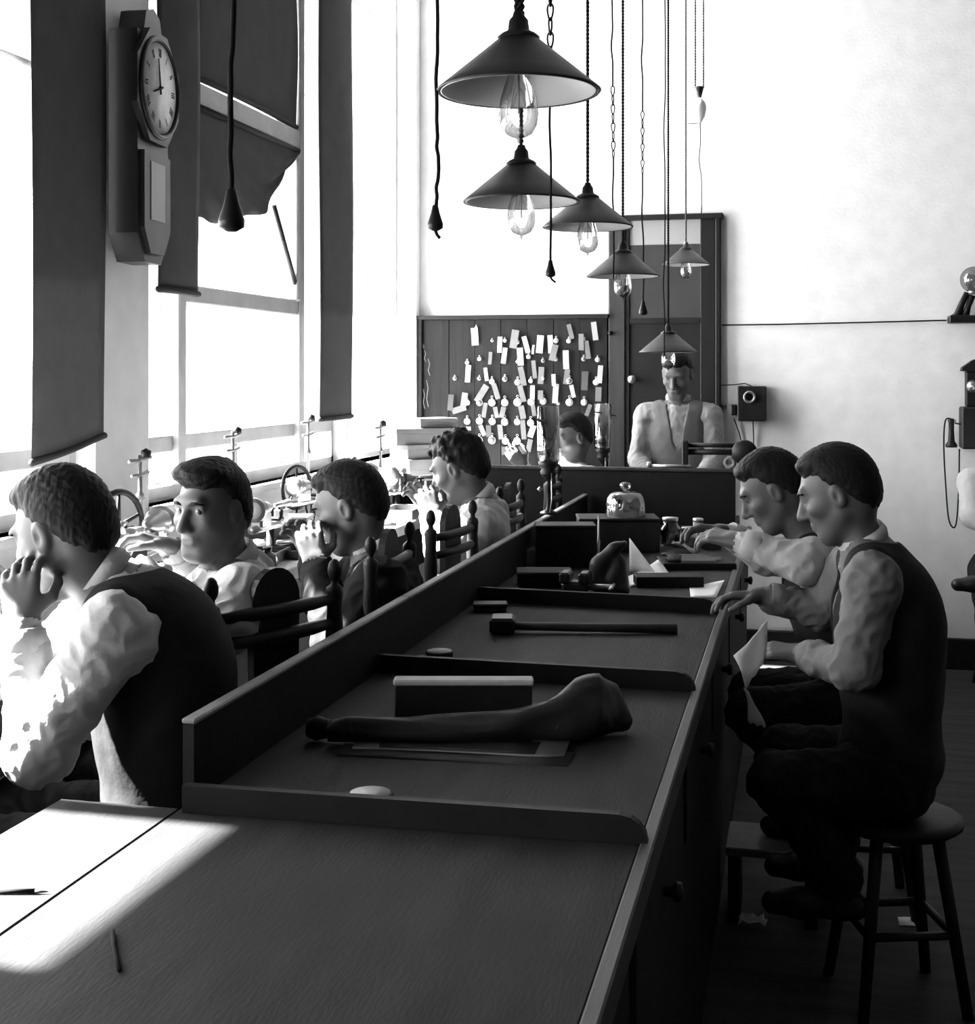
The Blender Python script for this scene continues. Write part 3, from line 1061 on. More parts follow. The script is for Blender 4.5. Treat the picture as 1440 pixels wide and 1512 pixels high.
# ------------------------------------------------------------------ seats
def make_chair(label, loc, rotz, seat=.55):
    c = thing('office_chair', label, 'chair', loc, 'wooden chairs behind the partition', rotz)
    s = MB()
    out = []
    for i in range(20):
        a = 2 * math.pi * i / 20
        ca, sa = math.cos(a), math.sin(a)
        out.append((.01 + .20 * math.copysign(abs(ca) ** .6, ca), .20 * math.copysign(abs(sa) ** .6, sa)))
    n = len(out)
    vs_ = [(x * .96, y * .96, seat - .035) for x, y in out] + [(x, y, seat - .012) for x, y in out] + [(x * .97, y * .97, seat) for x, y in out]
    fs_ = [tuple(reversed(range(n))), tuple(range(2 * n, 3 * n))]
    for k in range(2):
        fs_ += [(k * n + i, k * n + (i + 1) % n, (k + 1) * n + (i + 1) % n, (k + 1) * n + i) for i in range(n)]
    s.add(vs_, fs_).build('seat', 'wood_dark', c, True)
    for sx in (-1, 1):
        for sy in (-1, 1):
            p = [(.15 * sx, .15 * sy, seat - .03), (.17 * sx, .17 * sy, seat * .6), (.185 * sx, .185 * sy, .25), (.20 * sx, .20 * sy, 0)]
            MB().tube(p, [.017, .023, .018, .014], 8).build('leg', 'wood_dark', c, True)
    for (a, b) in (((-.175, -.175), (.175, -.175)), ((-.175, .175), (.175, .175)), ((.178, -.178), (.178, .178)), ((-.178, -.178), (-.178, .178))):
        z = .28 if a[0] * b[0] < 0 else .22
        MB().tube([(a[0], a[1], z), ((a[0] + b[0]) / 2, (a[1] + b[1]) / 2, z), (b[0], b[1], z)], [.009, .014, .009], 7).build('stretcher', 'wood_dark', c, True)
    for sy in (-1, 1):
        prof = [(.014, seat - .02), (.018, seat + .05), (.012, seat + .1), (.019, seat + .22), (.012, seat + .36), (.018, seat + .42), (.021, seat + .47),
                (.017, seat + .53), (.020, seat + .57), (.018, seat + .580), (.009, seat + .587), (.008, seat + .596), (.0125, seat + .603), (.0155, seat + .613), (.0155, seat + .624), (.012, seat + .636), (.006, seat + .643), (.0, seat + .645)]
        MB().lathe(prof, (-.185, .178 * sy, 0), 16).build('back_post', 'wood_dark', c, True)
    for z in (seat + .50, seat + .555):
        MB().tube([(-.185, -.178, z), (-.200, -.09, z), (-.205, 0, z), (-.200, .09, z), (-.185, .178, z)], [.011, .015, .016, .015, .011], 9).build('back_rail', 'wood_dark', c, True)
    poly = [(-.055, 0), (.055, 0), (.066, .5), (.068, .58)] + [(.068 * math.cos(R(q)), .58 + .075 * math.sin(R(q))) for q in range(15, 180, 15)] + [(-.068, .58), (-.066, .5)]
    MB().prism([(x, seat - .01 + z) for x, z in poly], -.010, .010, Matrix.Translation((-.178, 0, 0)) @ Matrix.Rotation(math.pi / 2, 4, 'Z')).build('splat', 'wood_dark', c, True)
    return c


def rot_of(f):
    return math.atan2(f[1], f[0])


ch0 = make_chair('dark wooden chair with turned posts behind the man looking at the camera', (-1.277, 2.792, 0), rot_of((-.9, .436)))
copy_tree(ch0, (-1.27, 4.16, 0), rot_of((-.99, .13)), 'dark wooden chair with turned posts behind the curly haired man')
copy_tree(ch0, (-1.27, 5.02, 0), rot_of((-1, .02)), 'empty dark wooden chair with rounded splat left of the near glass chimney')
copy_tree(ch0, (-1.27, 5.92, 0), rot_of((-1, -.05)), 'farthest empty wooden chair, below the blurred man')
copy_tree(ch0, (-1.27, 3.47, 0), rot_of((-1, .0)), 'wooden chair hidden under the man in the dark jacket')


def make_stool(label, loc, seat, rotz=0.0):
    c = thing('work_stool', label, 'stool', loc, 'round work stools', rotz)
    MB().lathe([(.0, seat - .035), (.15, seat - .035), (.168, seat - .022), (.168, seat - .008), (.15, seat), (0, seat)], (0, 0, 0), 28).build('seat', 'wood_dark', c, True)
    for a in (45, 135, 225, 315):
        x, y = math.cos(R(a)), math.sin(R(a))
        MB().tube([(x * .11, y * .11, seat - .03), (x * .19, y * .19, 0)], [.018, .015], 8).build('leg', 'wood_dark', c, True)
    for z in (.20,):
        k = .11 + .08 * (seat - .03 - z) / (seat - .03)
        q = [(math.cos(R(a)) * k, math.sin(R(a)) * k, z) for a in (45, 135, 225, 315, 45)]
        for i in range(4):
            MB().tube([q[i], q[i + 1]], .011, 7).build('rung', 'wood_dark', c, True)
    return c


# ------------------------------------------------------------------ the people
make_stool('stool under the hunched man in the foreground', (-1.20, 2.39, 0), .59)
def fill_arms(J, ell, wrl, elr, wrr, hl, hr):
    J['ell'], J['wrl'], J['elr'], J['wrr'] = ell, wrl, elr, wrr
    J['handl'], J['handr'] = hl, hr
    return J


# hunched man in the foreground, in a white shirt and dark waistcoat
d = 2.62
J = seated((-1.20, 2.38, .70), (-1, .05), at_d(175, 868, d), at_d(92, 785, d), (-.92, .10, -.38), shw=.19, arch=.05, bulk=1.08)
J['shl'] = at_d(165, 935, d - .20); J['shr'] = at_d(150, 900, d + .18)
fill_arms(J, at_d(58, 1112, d - .20), at_d(32, 925, d - .14), at_d(30, 1010, d + .3), at_d(8, 905, d + .2),
          ((-.25, .3, 1), (.2, -1, .1), .6), ((-.3, -.2, 1), (.2, 1, 0), .6))
person('hunched man in white shirt and dark waistcoat at the left edge, nearest the camera', J, .0045, 'shirt', 'short', vest='vest', seed=3, collar='shirt')

# man turning to look at the camera
d = 3.06
J = seated((-1.36, 2.86, .67), (-.9, .436), at_d(352, 846, d + .05), at_d(312, 752, d), (-.30, -.94, -.08), shw=.175, twist=(-.30, -.95), bulk=.93, arch=-.035)
J['shl'] = at_d(358, 880, d - .14); J['shr'] = at_d(362, 852, d + .22)
J['gaze'] = norm(V(0, 0, 1.62) - J['head'])
fill_arms(J, at_d(335, 925, d - .22), at_d(238, 866, d - .10), at_d(300, 880, d + .25), at_d(262, 812, d + .12),
          ((-.8, .3, .4), (.1, -.5, 1), .55), ((-.9, -.3, .3), (.2, .5, 1), .7))
person('man in a pale shirt turning his face to look at the camera', J, .004, 'shirt', 'parted', seed=5, collar='shirt', sc=.91)

# man in a dark jacket, seen in profile
d = 3.75
J = seated((-1.21, 3.52, .66), (-1, .0), at_d(560, 826, d), at_d(515, 748, d), (-.95, -.10, -.36), shw=.19, arch=.03)
J['shl'] = at_d(560, 862, d - .20); J['shr'] = at_d(548, 842, d + .18)
fill_arms(J, at_d(500, 955, d - .28), at_d(468, 838, d - .15), at_d(480, 880, d + .2), at_d(462, 825, d + .12),
          ((-.35, .2, 1), (.3, -1, 0), .7), ((-.4, -.2, 1), (.2, 1, .1), .7))
person('man in a dark jacket with a white collar, bent over in profile', J, .0045, 'jacket', 'short', seed=8, collar='shirt', jacket=True)

# curly haired man in a white shirt, holding something to his eye
d = 4.85
J = seated((-1.20, 4.66, .66), (-1, .0), at_d(716, 744, d), at_d(676, 692, d), (-.93, .06, -.40), shw=.185)
J['shl'] = at_d(706, 778, d - .20); J['shr'] = at_d(705, 760, d + .18)
fill_arms(J, at_d(659, 822, d - .30), at_d(643, 766, d - .2), at_d(650, 815, d + .15), at_d(634, 756, d + .06),
          ((-.45, .25, .9), (.4, -1, .1), .7), ((-.5, -.2, .9), (.2, 1, .1), .7))
person('curly haired man in a bright white shirt holding a loupe to his eye', J, .005, 'shirt', 'curly', seed=11, collar='shirt')

# man behind the glass chimneys
d = 7.05
J = seated((-1.10, 7.02, .66), (-.7, -.7), at_d(840, 690, d), at_d(845, 645, d), (-.75, -.6, -.25), shw=.18)
fill_arms(J, at_d(790, 740, d - .1), at_d(775, 690, d - .15), at_d(880, 740, d - .1), at_d(870, 700, d - .2),
          ((-.5, -.2, .6), (0, -1, 0), .6), ((-.6, -.4, .2), (0, 0, 1), .6))
person('man in a white shirt seated behind the desk between the two glass chimneys', J, .007, 'shirt', 'short', seed=13, eyes=False)
make_stool('stool under the man between the glass chimneys', (-1.08, 7.04, 0), .545)

# man standing in front of the door
d = 7.12
hd = at_d(1000, 552, d)
pl = V(hd.x, hd.y + .06, .96)
J = seated(pl, (.05, -1), V(hd.x, hd.y + .04, 1.44), hd, (-.15, -.9, -.45), shw=.165)
for s, sg in (('l', 1), ('r', -1)):
    J['hip' + s] = pl + V(.09 * sg, 0, -.05); J['k' + s] = V(pl.x + .1 * sg, pl.y - .02, .51); J['a' + s] = V(pl.x + .1 * sg, pl.y, .09)
    J['toe' + s] = V(.15 * sg, -1, 0)
fill_arms(J, V(pl.x + .205, pl.y - .06, 1.15), V(pl.x + .12, pl.y - .30, 1.06), V(pl.x - .205, pl.y - .06, 1.15), V(pl.x - .12, pl.y - .30, 1.06),
          ((-.4, -1, -.2), (0, 0, 1), .5), ((.4, -1, -.2), (0, 0, 1), .5))
person('man in a pale shirt and grey waistcoat standing in front of the door', J, .006, 'shirtpale', 'short', seed=17, eyes=False, vest='shirtgrey', collar='shirtpale')

# man on the right, nearest, on a stool at the bench
d = 3.5
J = seated((.235, 3.60, .60), (-1, .05), at_d(1282, 812, d), at_d(1236, 728, d), (-.93, .10, -.36), shw=.19, foot_z=.30, bulk=1.08, arch=.03)
J['shl'] = at_d(1288, 858, d - .20); J['shr'] = at_d(1262, 836, d + .18)
fill_arms(J, at_d(1262, 985, d - .22), at_d(1190, 968, d - .02), at_d(1215, 900, d + .25), at_d(1130, 880, d + .25),
          ((-1, .1, .1), (0, -.3, 1), .5), ((-1, -.1, 0), (0, .2, 1), .5))
for s in ('l', 'r'):
    J['k' + s] = J['k' + s] + V(.14, 0, -.01); J['a' + s] = V(.10, J['k' + s].y, .315)
person('man on a stool at the right of the bench, in waistcoat and pale sleeves', J, .005, 'shirtgrey', 'short', vest='vest', seed=19, collar='shirt')
make_stool('stool under the man in the waistcoat at the right of the bench', (.245, 3.6, 0), .48, .3)

# man beyond him with white rolled cuffs
d = 4.12
J = seated((.18, 4.22, .62), (-1, .0), at_d(1200, 800, d), at_d(1140, 724, d), (-.88, -.05, -.50), shw=.19, foot_z=.30)
J['shl'] = at_d(1200, 830, d - .18); J['shr'] = at_d(1185, 822, d + .18)
fill_arms(J, at_d(1186, 832, d - .36), at_d(1092, 800, d - .30), at_d(1130, 822, d + .10), at_d(1072, 786, d + .05),
          ((-.9, .35, .15), (.1, -.4, 1), .6), ((-.9, -.25, .15), (.1, .3, 1), .6))
for s in ('l', 'r'):
    J['k' + s] = J['k' + s] + V(.10, 0, -.01); J['a' + s] = V(.08, J['k' + s].y, .315)
person('man with white cuffs bending his head over the right side of the bench', J, .005, 'shirt', 'short', vest='vest', seed=23)
make_stool('stool under the man with white cuffs', (.19, 4.22, 0), .50, .1)

# man at the far right wall with one leg crossed
pl = V(1.03, 7.18, .62)
J = seated(pl, (0, -1), V(1.03, 7.10, 1.12), V(1.06, 7.04, 1.30), (.3, -.9, -.2), shw=.18)
J['hipr'] = V(.94, 7.16, .60); J['kr'] = V(.885, 6.74, .56); J['ar'] = V(.90, 6.76, .09); J['toer'] = V(-.2, -1, 0)
J['hipl'] = V(1.12, 7.16, .61); J['kl'] = V(1.27, 6.80, .66); J['al'] = V(.90, 6.66, .67); J['toel'] = V(-1, 0, 0)
fill_arms(J, V(1.30, 7.0, .90), V(1.14, 6.82, .80), at_Y(1436, 762, 6.98), V(1.0, 6.82, .80), ((-.6, -.6, 0), (0, 0, 1), .5), ((.6, -.6, 0), (0, 0, 1), .5))
person('man in a white shirt sitting with crossed legs at the right edge, below the telephone', J, .007, 'shirt', 'short', seed=29, eyes=False)
make_stool('stool at the right edge by the back wall', (1.03, 7.2, 0), .50)

# ------------------------------------------------------------------ wall clock on the pier
cz0, cz1 = 1.0, 1.0
CXF = LX + .118                      # front face of the case
cyc = 4.22
pc = at_X(226, 130, CXF)             # dial centre
cyc = pc.y
zc = pc.z
ck = thing('wall_clock', 'dark octagonal drop wall clock hanging on the pier between the windows', 'clock', (LX, cyc, zc))
Mx = Matrix.Translation((0, cyc, 0)) @ Matrix.Rotation(math.pi / 2, 4, 'Z')   # prism y -> -x


def yz_prism(mb, poly, x0, x1):
    """poly in (y, z) extruded along x"""
    n = len(poly)
    vs_ = [(x0, y, z) for y, z in poly] + [(x1, y, z) for y, z in poly]
    fs_ = [tuple(range(n)), tuple(reversed(range(n, 2 * n)))] + [(i, i + n, (i + 1) % n + n, (i + 1) % n) for i in range(n)]
    return mb.add(vs_, fs_)


zb = at_X(200, 388, CXF - .05).z
hb_ = .20
case = [(cyc - .135, zc + .17), (cyc + .135, zc + .17), (cyc + .135, zb + .09), (cyc + .07, zb), (cyc - .07, zb), (cyc - .135, zb + .09)]
yz_prism(MB(), case, LX, CXF - .02).build('case', 'case', ck)
cr = [(cyc - .09, zc + .15), (cyc + .09, zc + .15), (cyc + .06, zc + .245), (cyc, zc + .265), (cyc - .06, zc + .245)]
yz_prism(MB(), cr, LX + .01, CXF - .02).build('crest', 'case', ck)
octo = [(cyc + .20 * math.cos(R(22.5 + 45 * i)), zc + .20 * math.sin(R(22.5 + 45 * i))) for i in range(8)]
yz_prism(MB(), octo, CXF - .022, CXF).build('octagon_front', 'case', ck)
MB().lathe([(.150, .0), (.158, .012), (.168, .008), (.172, 0)], (CXF, cyc, zc), 40, 'X', closed=True).build('bezel', 'case', ck)
dl = MB().lathe([(0, .003), (.150, .003), (.150, 0), (0, 0)], (CXF, cyc, zc), 40, 'X').build('dial', 'dial', ck)
ROM = ['XII', 'I', 'II', 'III', 'IIII', 'V', 'VI', 'VII', 'VIII', 'IX', 'X', 'XI']
for i, t_ in enumerate(ROM):
    nm = MB()
    a = R(90 - 30 * i)
    wds = {'I': .007, 'V': .013, 'X': .013}
    tot = sum(wds[c] for c in t_)
    xx = -tot / 2
    def put(x0, z0, x1, z1, wd=.0022):
        # x to the right of the numeral, z outward; seen from +x the right-hand side is +y
        rad = V(0, math.cos(a), math.sin(a)); tan = V(0, math.sin(a), -math.cos(a))
        p0 = V(CXF + .0036, cyc, zc) + rad * (.118 + z0) + tan * x0
        p1 = V(CXF + .0036, cyc, zc) + rad * (.118 + z1) + tan * x1
        s_ = (p1 - p0).normalized().cross(V(1, 0, 0)) * wd
        nm.add([p0 + s_, p0 - s_, p1 - s_, p1 + s_], [(0, 1, 2, 3)])
    for c in t_:
        wd_ = wds[c]
        if c == 'I':
            put(xx + wd_ / 2, -.014, xx + wd_ / 2, .014)
        elif c == 'V':
            put(xx + wd_ / 2, -.014, xx + .002, .014, .002); put(xx + wd_ / 2, -.014, xx + wd_ - .002, .014, .0012)
        else:
            put(xx + .002, -.014, xx + wd_ - .002, .014, .0012); put(xx + wd_ - .002, -.014, xx + .002, .014, .002)
        xx += wd_
    nm.build('numeral', 'ink', dl)
hn = MB()
for ang, ln, wd_ in ((R(200), .062, .004), (R(100), .098, .003)):
    p0 = V(CXF + .006, cyc, zc); dr_ = V(0, math.cos(ang), math.sin(ang))
    hn.tube([p0 - dr_ * .02, p0 + dr_ * ln], [wd_, wd_ * .5], 6)
hn.lathe([(0, .002), (.007, .003), (.007, .008), (0, .009)], (CXF, cyc, zc), 12, 'X')
hn.build('hands', 'ink', dl)
yz_prism(MB(), [(cyc - .115, zc - .22), (cyc + .115, zc - .22), (cyc + .115, zb + .11), (cyc + .06, zb + .03), (cyc - .06, zb + .03), (cyc - .115, zb + .11)], CXF - .021, CXF - .004).build('drop_door', 'case', ck)
MB().box((CXF - .005, cyc - .062, zb + .14), (CXF - .002, cyc + .062, zc - .25)).build('pendulum_glass', 'greyglass', ck)

ck.rotation_euler = (0, 0, R(6)); ck.location.x += .016          # it hangs a little askew

# ------------------------------------------------------------------ hanging lamps
def twisted(mb, p0, p1, r=.0028, off=.0026, pitch=.022, n=5):
    p0, p1 = Vector(p0), Vector(p1)
    L = (p1 - p0).length
    m = int(L / pitch * 7)
    for ph in (0, math.pi):
        pts = []
        for i in range(m + 1):
            t = i / m
            a = ph + 2 * math.pi * L * t / pitch
            pts.append(p0.lerp(p1, t) + V(math.cos(a) * off, math.sin(a) * off, 0))
        mb.tube(pts, r, n, True)
    return mb


def lamp(px, pyrim, wpx, label, cordtop=None, double=False, sheen=None):
    D = .25
    d = FPX * D / wpx
    c = at_d(px, pyrim, d)
    z = c.z
    root = thing('pendant_lamp', label, 'lamp', c, 'conical pendant lamps in a row')
    r = D / 2
    hc = .078
    MB().lathe([(.030, z + hc + .004), (r, z + .003), (r + .003, z + .0005), (r + .001, z - .002), (r - .003, z), (.028, z + hc)], (c.x, c.y, 0), 48, closed=True).build('shade', sheen or 'shade', root)
    MB().lathe([(r - .0035, z - .0008), (.027, z + hc - .0015), (.026, z + hc - .003), (r - .006, z - .001)], (c.x, c.y, 0), 48, closed=True).build('shade_lining', 'lining', root)
    MB().lathe([(.0, z + hc - .006), (.031, z + hc - .006), (.033, z + hc + .006), (.027, z + hc + .011), (.017, z + hc + .016), (.015, z + hc + .032), (.010, z + hc + .038), (.008, z + hc + .045), (0, z + hc + .045)], (c.x, c.y, 0), 20).build('lamp_holder', 'iron', root)
    MB().lathe([(0, z + hc - .006), (.019, z + hc - .006), (.019, z + .045), (.017, z + .03), (0, z + .03)], (c.x, c.y, 0), 18).build('socket', 'brass', root)
    zb_ = z - .072
    bl = MB().lathe([(.013, z + .04), (.015, z + .028), (.022, z + .010), (.0285, z - .012), (.031, z - .035), (.0285, z - .053), (.021, z - .066), (.010, z - .0715), (.004, z - .073), (.002, z - .080), (0, z - .083)], (c.x, c.y, 0), 26).build('bulb', 'bulb', root)
    fl = MB()
    fl.tube([(c.x, c.y, z + .03), (c.x, c.y, z - .035)], .0016, 6)
    pts = []
    for i in range(25):
        a = i / 24 * math.pi * 4
        pts.append((c.x + .011 * math.cos(a), c.y + .011 * math.sin(a), z - .01 - .018 * math.cos(i / 24 * math.pi * 8)))
    fl.tube(pts, .0006, 4)
    fl.build('filament', 'filament', bl)
    mb = MB()
    top = V(c.x, c.y, CZ)
    bot = V(c.x, c.y, z + hc + .042)
    if double:
        twisted(mb, bot + V(-.002, 0, 0), top + V(-.0, 0, 0), off=.0030, r=.003)
        twisted(mb, bot + V(.004, 0, 0), V(c.x + .07, c.y, CZ), off=.0030, r=.003)
    else:
        twisted(mb, bot, top)
    mb.build('cord', 'cord', root)
    MB().lathe([(0, CZ - .03), (.02, CZ - .03), (.035, CZ - .012), (.037, CZ), (0, CZ)], (c.x, c.y, 0), 18).build('ceiling_rose', 'porcelain', root)
    return c


lamps = [
    lamp(766, 135, 238, 'nearest and largest conical lamp on a double cord', double=True),
    lamp(770, 298, 170, 'conical lamp directly below the largest lamp, second in the row'),
    lamp(868, 335, 132, 'third conical lamp in the row, overlapping the second lamp'),
    lamp(920, 408, 106, 'fourth conical lamp, in front of the left door post'),
    lamp(987, 520, 85, 'lowest small conical lamp hanging in front of the dark door'),
    lamp(1013, 391, 70, 'smallest, farthest conical lamp in front of the grey door glass'),
]


def wavy(px0, py0, px1, py1, d, amp=.004, n=24, seed=0):
    a, b = at_d(px0, py0, d), at_d(px1, py1, d)
    pts = []
    for i in range(n + 1):
        t = i / n
        p = a.lerp(b, t)
        e = math.sin(math.pi * t)
        pts.append(p + V(amp * e * math.sin(7 * t + seed) + amp * .5 * e * math.sin(17 * t + seed * 2), 0, 0))
    return pts


def chain_links(mb, p0, p1, ll=.034, w_=.011, r=.0022):
    p0, p1 = Vector(p0), Vector(p1)
    L = (p1 - p0).length
    n = max(2, int(L / (ll * .8)))
    dirv = (p1 - p0).normalized()
    for i in range(n):
        c = p0.lerp(p1, (i + .5) / n)
        s_ = V(1, 0, 0) if i % 2 == 0 else V(.35, .93, 0)
        pts = []
        for k in range(15):
            a = 2 * math.pi * k / 14
            pts.append(c + dirv * (ll / 2 * math.cos(a)) + s_ * (w_ / 2 * math.sin(a) * (1.0 - .45 * math.cos(a))))
        mb.tube(pts, r, 5, False)
    return mb


def up_to_ceiling(p):
    return V(p.x, p.y, CZ - .002)


def pull(root, px, py, d, sc=1.0, tail=1):
    """pear shaped end of a pull cord"""
    c = at_d(px, py, d)
    z = c.z
    k = .0115 * sc
    MB().lathe([(0, z + 2.2 * k), (.45 * k, z + 2.0 * k), (.7 * k, z + .8 * k), (1.25 * k, z - .9 * k), (1.2 * k, z - 1.6 * k), (.5 * k, z - 2.0 * k), (0, z - 2.0 * k)], (c.x, c.y, 0), 16).build('pull_end', 'iron', root)
    if tail:
        MB().tube([V(c.x, c.y, z - 1.9 * k), V(c.x + .4 * k * tail, c.y, z - 2.6 * k), V(c.x + 1.2 * k * tail, c.y, z - 3.2 * k)], .28 * k, 6).build('tail', 'cord', root)


def cord_thing(name, label, segs, d, pullat=None, r=.0028, sc=1.0, chain=None, tail=1):
    top = up_to_ceiling(at_d(segs[0][0], segs[0][1], d))
    root = thing(name, label, 'cord', top)
    if chain is None:
        pts = [top]
        for i in range(len(segs) - 1):
            pts += wavy(*segs[i], *segs[i + 1], d, .0006 * d, 14, i)
        MB().tube(pts, r, 6).build('cord', 'cord', root)
    else:
        a, b = chain
        pts = [top] + wavy(*segs[0], *a, d, .0006 * d, 14, 1)
        if (at_d(*a, d) - top).length > .05:
            MB().tube(pts, r, 6).build('cord', 'cord', root)
        cm = MB()
        chain_links(cm, at_d(*a, d), at_d(*b, d))
        cm.build('chain', 'iron', root)
        pts = wavy(*b, *segs[-1], d, .0006 * d, 16, 3)
        MB().tube(pts, r, 6).build('cord', 'cord', root)
    if pullat:
        pull(root, pullat[0], pullat[1], d, sc, tail)
    return root


cord_thing('cord_pendant', 'thick hanging cord with a dark pear shaped end left of the lamps', [(646, 2), (645, 180), (648, 250), (643, 315)], 2.05, (643, 322), r=.0030, sc=.85, tail=.6)
cord_thing('cord_pendant', 'hanging cord with a large dark pear shaped end in front of the window', [(345, 2), (340, 150), (342, 300)], 1.45, (342, 311), r=.0032, sc=1.0, tail=0)
cord_thing('hanging_chain', 'hanging chain and cord ending in a small dark pull below the second lamp', [(812, 2), (813, 390)], 2.6, (813, 397), r=.0026, sc=.72, chain=((812, -330), (813, 92)))
cord_thing('hanging_chain', 'hanging cord with a short chain left of the fourth lamp cord', [(904, 2), (905, 240), (902, 330), (906, 412)], 4.3, None, r=.0030, chain=((905, 128), (906, 236)))
cord_thing('hanging_chain', 'hanging cord with a short chain and small dark end in front of the door glass', [(949, 2), (950, 450)], 5.0, (950, 455), r=.0032, sc=1.15, chain=((949, 165), (949, 260)), tail=0)
cord_thing('cord_pendant', 'thin straight cord hanging beside the lowest small lamp', [(982, 2), (982, 300), (981, 525)], 5.6, None, r=.0030)
# counterweight of the farthest lamp
d6 = FPX * .25 / 70
top = up_to_ceiling(at_d(1033, 2, d6))
cw = thing('lamp_counterweight', 'pale porcelain counterweight hanging on cords beside the farthest lamp', 'counterweight', at_d(1033, 160, d6))
c = at_d(1033, 162, d6)
px_ = d6 / FPX
MB().lathe([(0, c.z - 20 * px_), (3 * px_, c.z - 19 * px_), (8 * px_, c.z - 10 * px_), (10.5 * px_, c.z + 2 * px_), (9 * px_, c.z + 10 * px_), (5 * px_, c.z + 15 * px_), (3 * px_, c.z + 17 * px_), (0, c.z + 17 * px_)], (c.x, c.y, 0), 22).build('weight', 'porcelain', cw)
MB().lathe([(0, c.z + 16 * px_), (2.5 * px_, c.z + 17 * px_), (6.5 * px_, c.z + 32 * px_), (6 * px_, c.z + 34 * px_), (0, c.z + 34 * px_)], (c.x, c.y, 0), 14).build('cap', 'iron', cw)
mb = MB()
for px in (1027, 1039):
    twisted(mb, at_d(px, 130, d6), up_to_ceiling(at_d(px, 2, d6)), r=.0028, off=.0026, pitch=.03, n=4)
mb.tube([at_d(1015, 183, d6), at_d(1031, 182, d6)], .0022, 5)
mb.tube(wavy(1034, 180, 1036, 315, d6, .006, 12, 2), .003, 5)
mb.build('cord', 'cord', cw)

# ------------------------------------------------------------------ tag board with watches
by_ = BY - .06
tx0, tx1 = at_Y(615, 500, by_).x, at_Y(899, 500, by_).x
tz0, tz1 = at_Y(760, 690, by_).z, at_Y(760, 466, by_).z
tb = thing('tag_board', 'dark wooden board on the back wall hung with watches and paper tags', 'board', ((tx0 + tx1) / 2, BY - .03, tz0 - .06))
npl = 7
pw = (tx1 - tx0 - .05) / npl
for i in range(npl):
    MB().box((tx0 + .04 + pw * i + .0008, by_ + .012 + .002 * (i % 2), tz0 - .06), (tx0 + .04 + pw * (i + 1) - .0008, BY - .001, tz1 - .02), bev=.002).build('plank', 'board', tb)
MB().box((tx0, by_ - .01, tz0 - .06), (tx0 + .035, BY - .001, tz1), bev=.004).build('frame_rail', 'wood_dark', tb)
MB().box((tx0 - .012, by_ - .02, tz1 - .02), (tx1, BY - .001, tz1 + .004), bev=.004).build('frame_rail', 'wood_dark', tb)


def zoomp(x, y):
    return 600 + x / 4.5, 450 + y / 4.5


WATCH = [
    [(465, 152, 10, 0)],
    [(571, 238, 10, 1), (655, 238, 13, 0), (735, 248, 17, 0), (995, 238, 17, 0), (1080, 240, 16, 0), (1185, 252, 20, 1)],
    [(405, 385, 14, 0), (486, 360, 14, 0), (740, 378, 12, 0), (813, 345, 15, 0), (908, 372, 12, 1), (995, 362, 13, 0), (1180, 360, 15, 1), (1272, 365, 17, 0)],
    [(322, 490, 13, 1), (485, 490, 13, 1), (570, 510, 19, 0), (655, 493, 17, 1), (740, 515, 21, 0), (828, 505, 16, 0), (908, 490, 11, 0), (1085, 507, 20, 1), (1262, 515, 21, 0)],
    [(408, 650, 18, 0), (487, 650, 22, 1), (570, 650, 25, 0), (655, 650, 25, 0), (740, 648, 27, 0), (830, 645, 24, 0), (910, 640, 23, 0), (1010, 655, 12, 0), (1085, 648, 25, 0), (1182, 648, 22, 0)],
    [(405, 775, 22, 0), (487, 772, 24, 0), (572, 775, 24, 0), (655, 778, 25, 0), (738, 778, 22, 0), (827, 785, 24, 0)],
    [(487, 900, 24, 1), (570, 900, 26, 1), (660, 905, 24, 0), (738, 905, 25, 0)],
]
ORD = ['first', 'second', 'third', 'fourth', 'fifth', 'sixth', 'seventh', 'eighth', 'ninth', 'tenth', 'eleventh', 'twelfth', 'thirteenth']
yw = by_ - .002


def make_watch(dull, label):
    """unit watch of radius 1 cm, its centre at the origin, facing -y"""
    o = thing('pocket_watch', label, 'watch', (0, 0, 0), 'pocket watches on the tag board')
    A = (V(1, 0, 0), V(0, 0, 1), V(0, -1, 0))
    MB().lathe([(0, -.003), (.0085, -.003), (.010, -.0005), (.010, .001), (.0088, .0028), (.0083, .0022), (0, .0022)], (0, 0, 0), 20, A).build('case', 'silver', o, True)
    MB().lathe([(0, .0026), (.0082, .0026), (.0082, .0022), (0, .0022)], (0, 0, 0), 20, A).build('dial', 'watchdim' if dull else 'watchdial', o, True)
    h_ = MB().lathe([(.0018, .0095), (.0018, .0125), (0, .0128)], (0, 0, 0), 8)
    h_.tube([(.003 * math.cos(a), 0, .0148 + .003 * math.sin(a)) for a in [2 * math.pi * i / 10 for i in range(11)]], .0006, 5)
    h_.build('bow', 'silver', o, True)
    return o


protos = {}
for ri, row in enumerate(WATCH):
    for wi, (x, y, r_, dull) in enumerate(row):
        p = at_Y(*zoomp(x, y), yw)
        rr = r_ / 4.5 * (p - V(0, 0, CAMZ)).length / FPX * 1.0
        lb = '%s watch on tag board, %s row down, %s from left' % ('dull' if dull else 'white faced', ORD[ri], ORD[wi])
        if dull not in protos:
            protos[dull] = make_watch(dull, lb); o = protos[dull]
            o.location = (p.x, yw - .002 * 0, p.z)
        else:
            o = copy_tree(protos[dull], (p.x, yw, p.z), 0.0, lb)
        o.scale = (rr / .010,) * 3

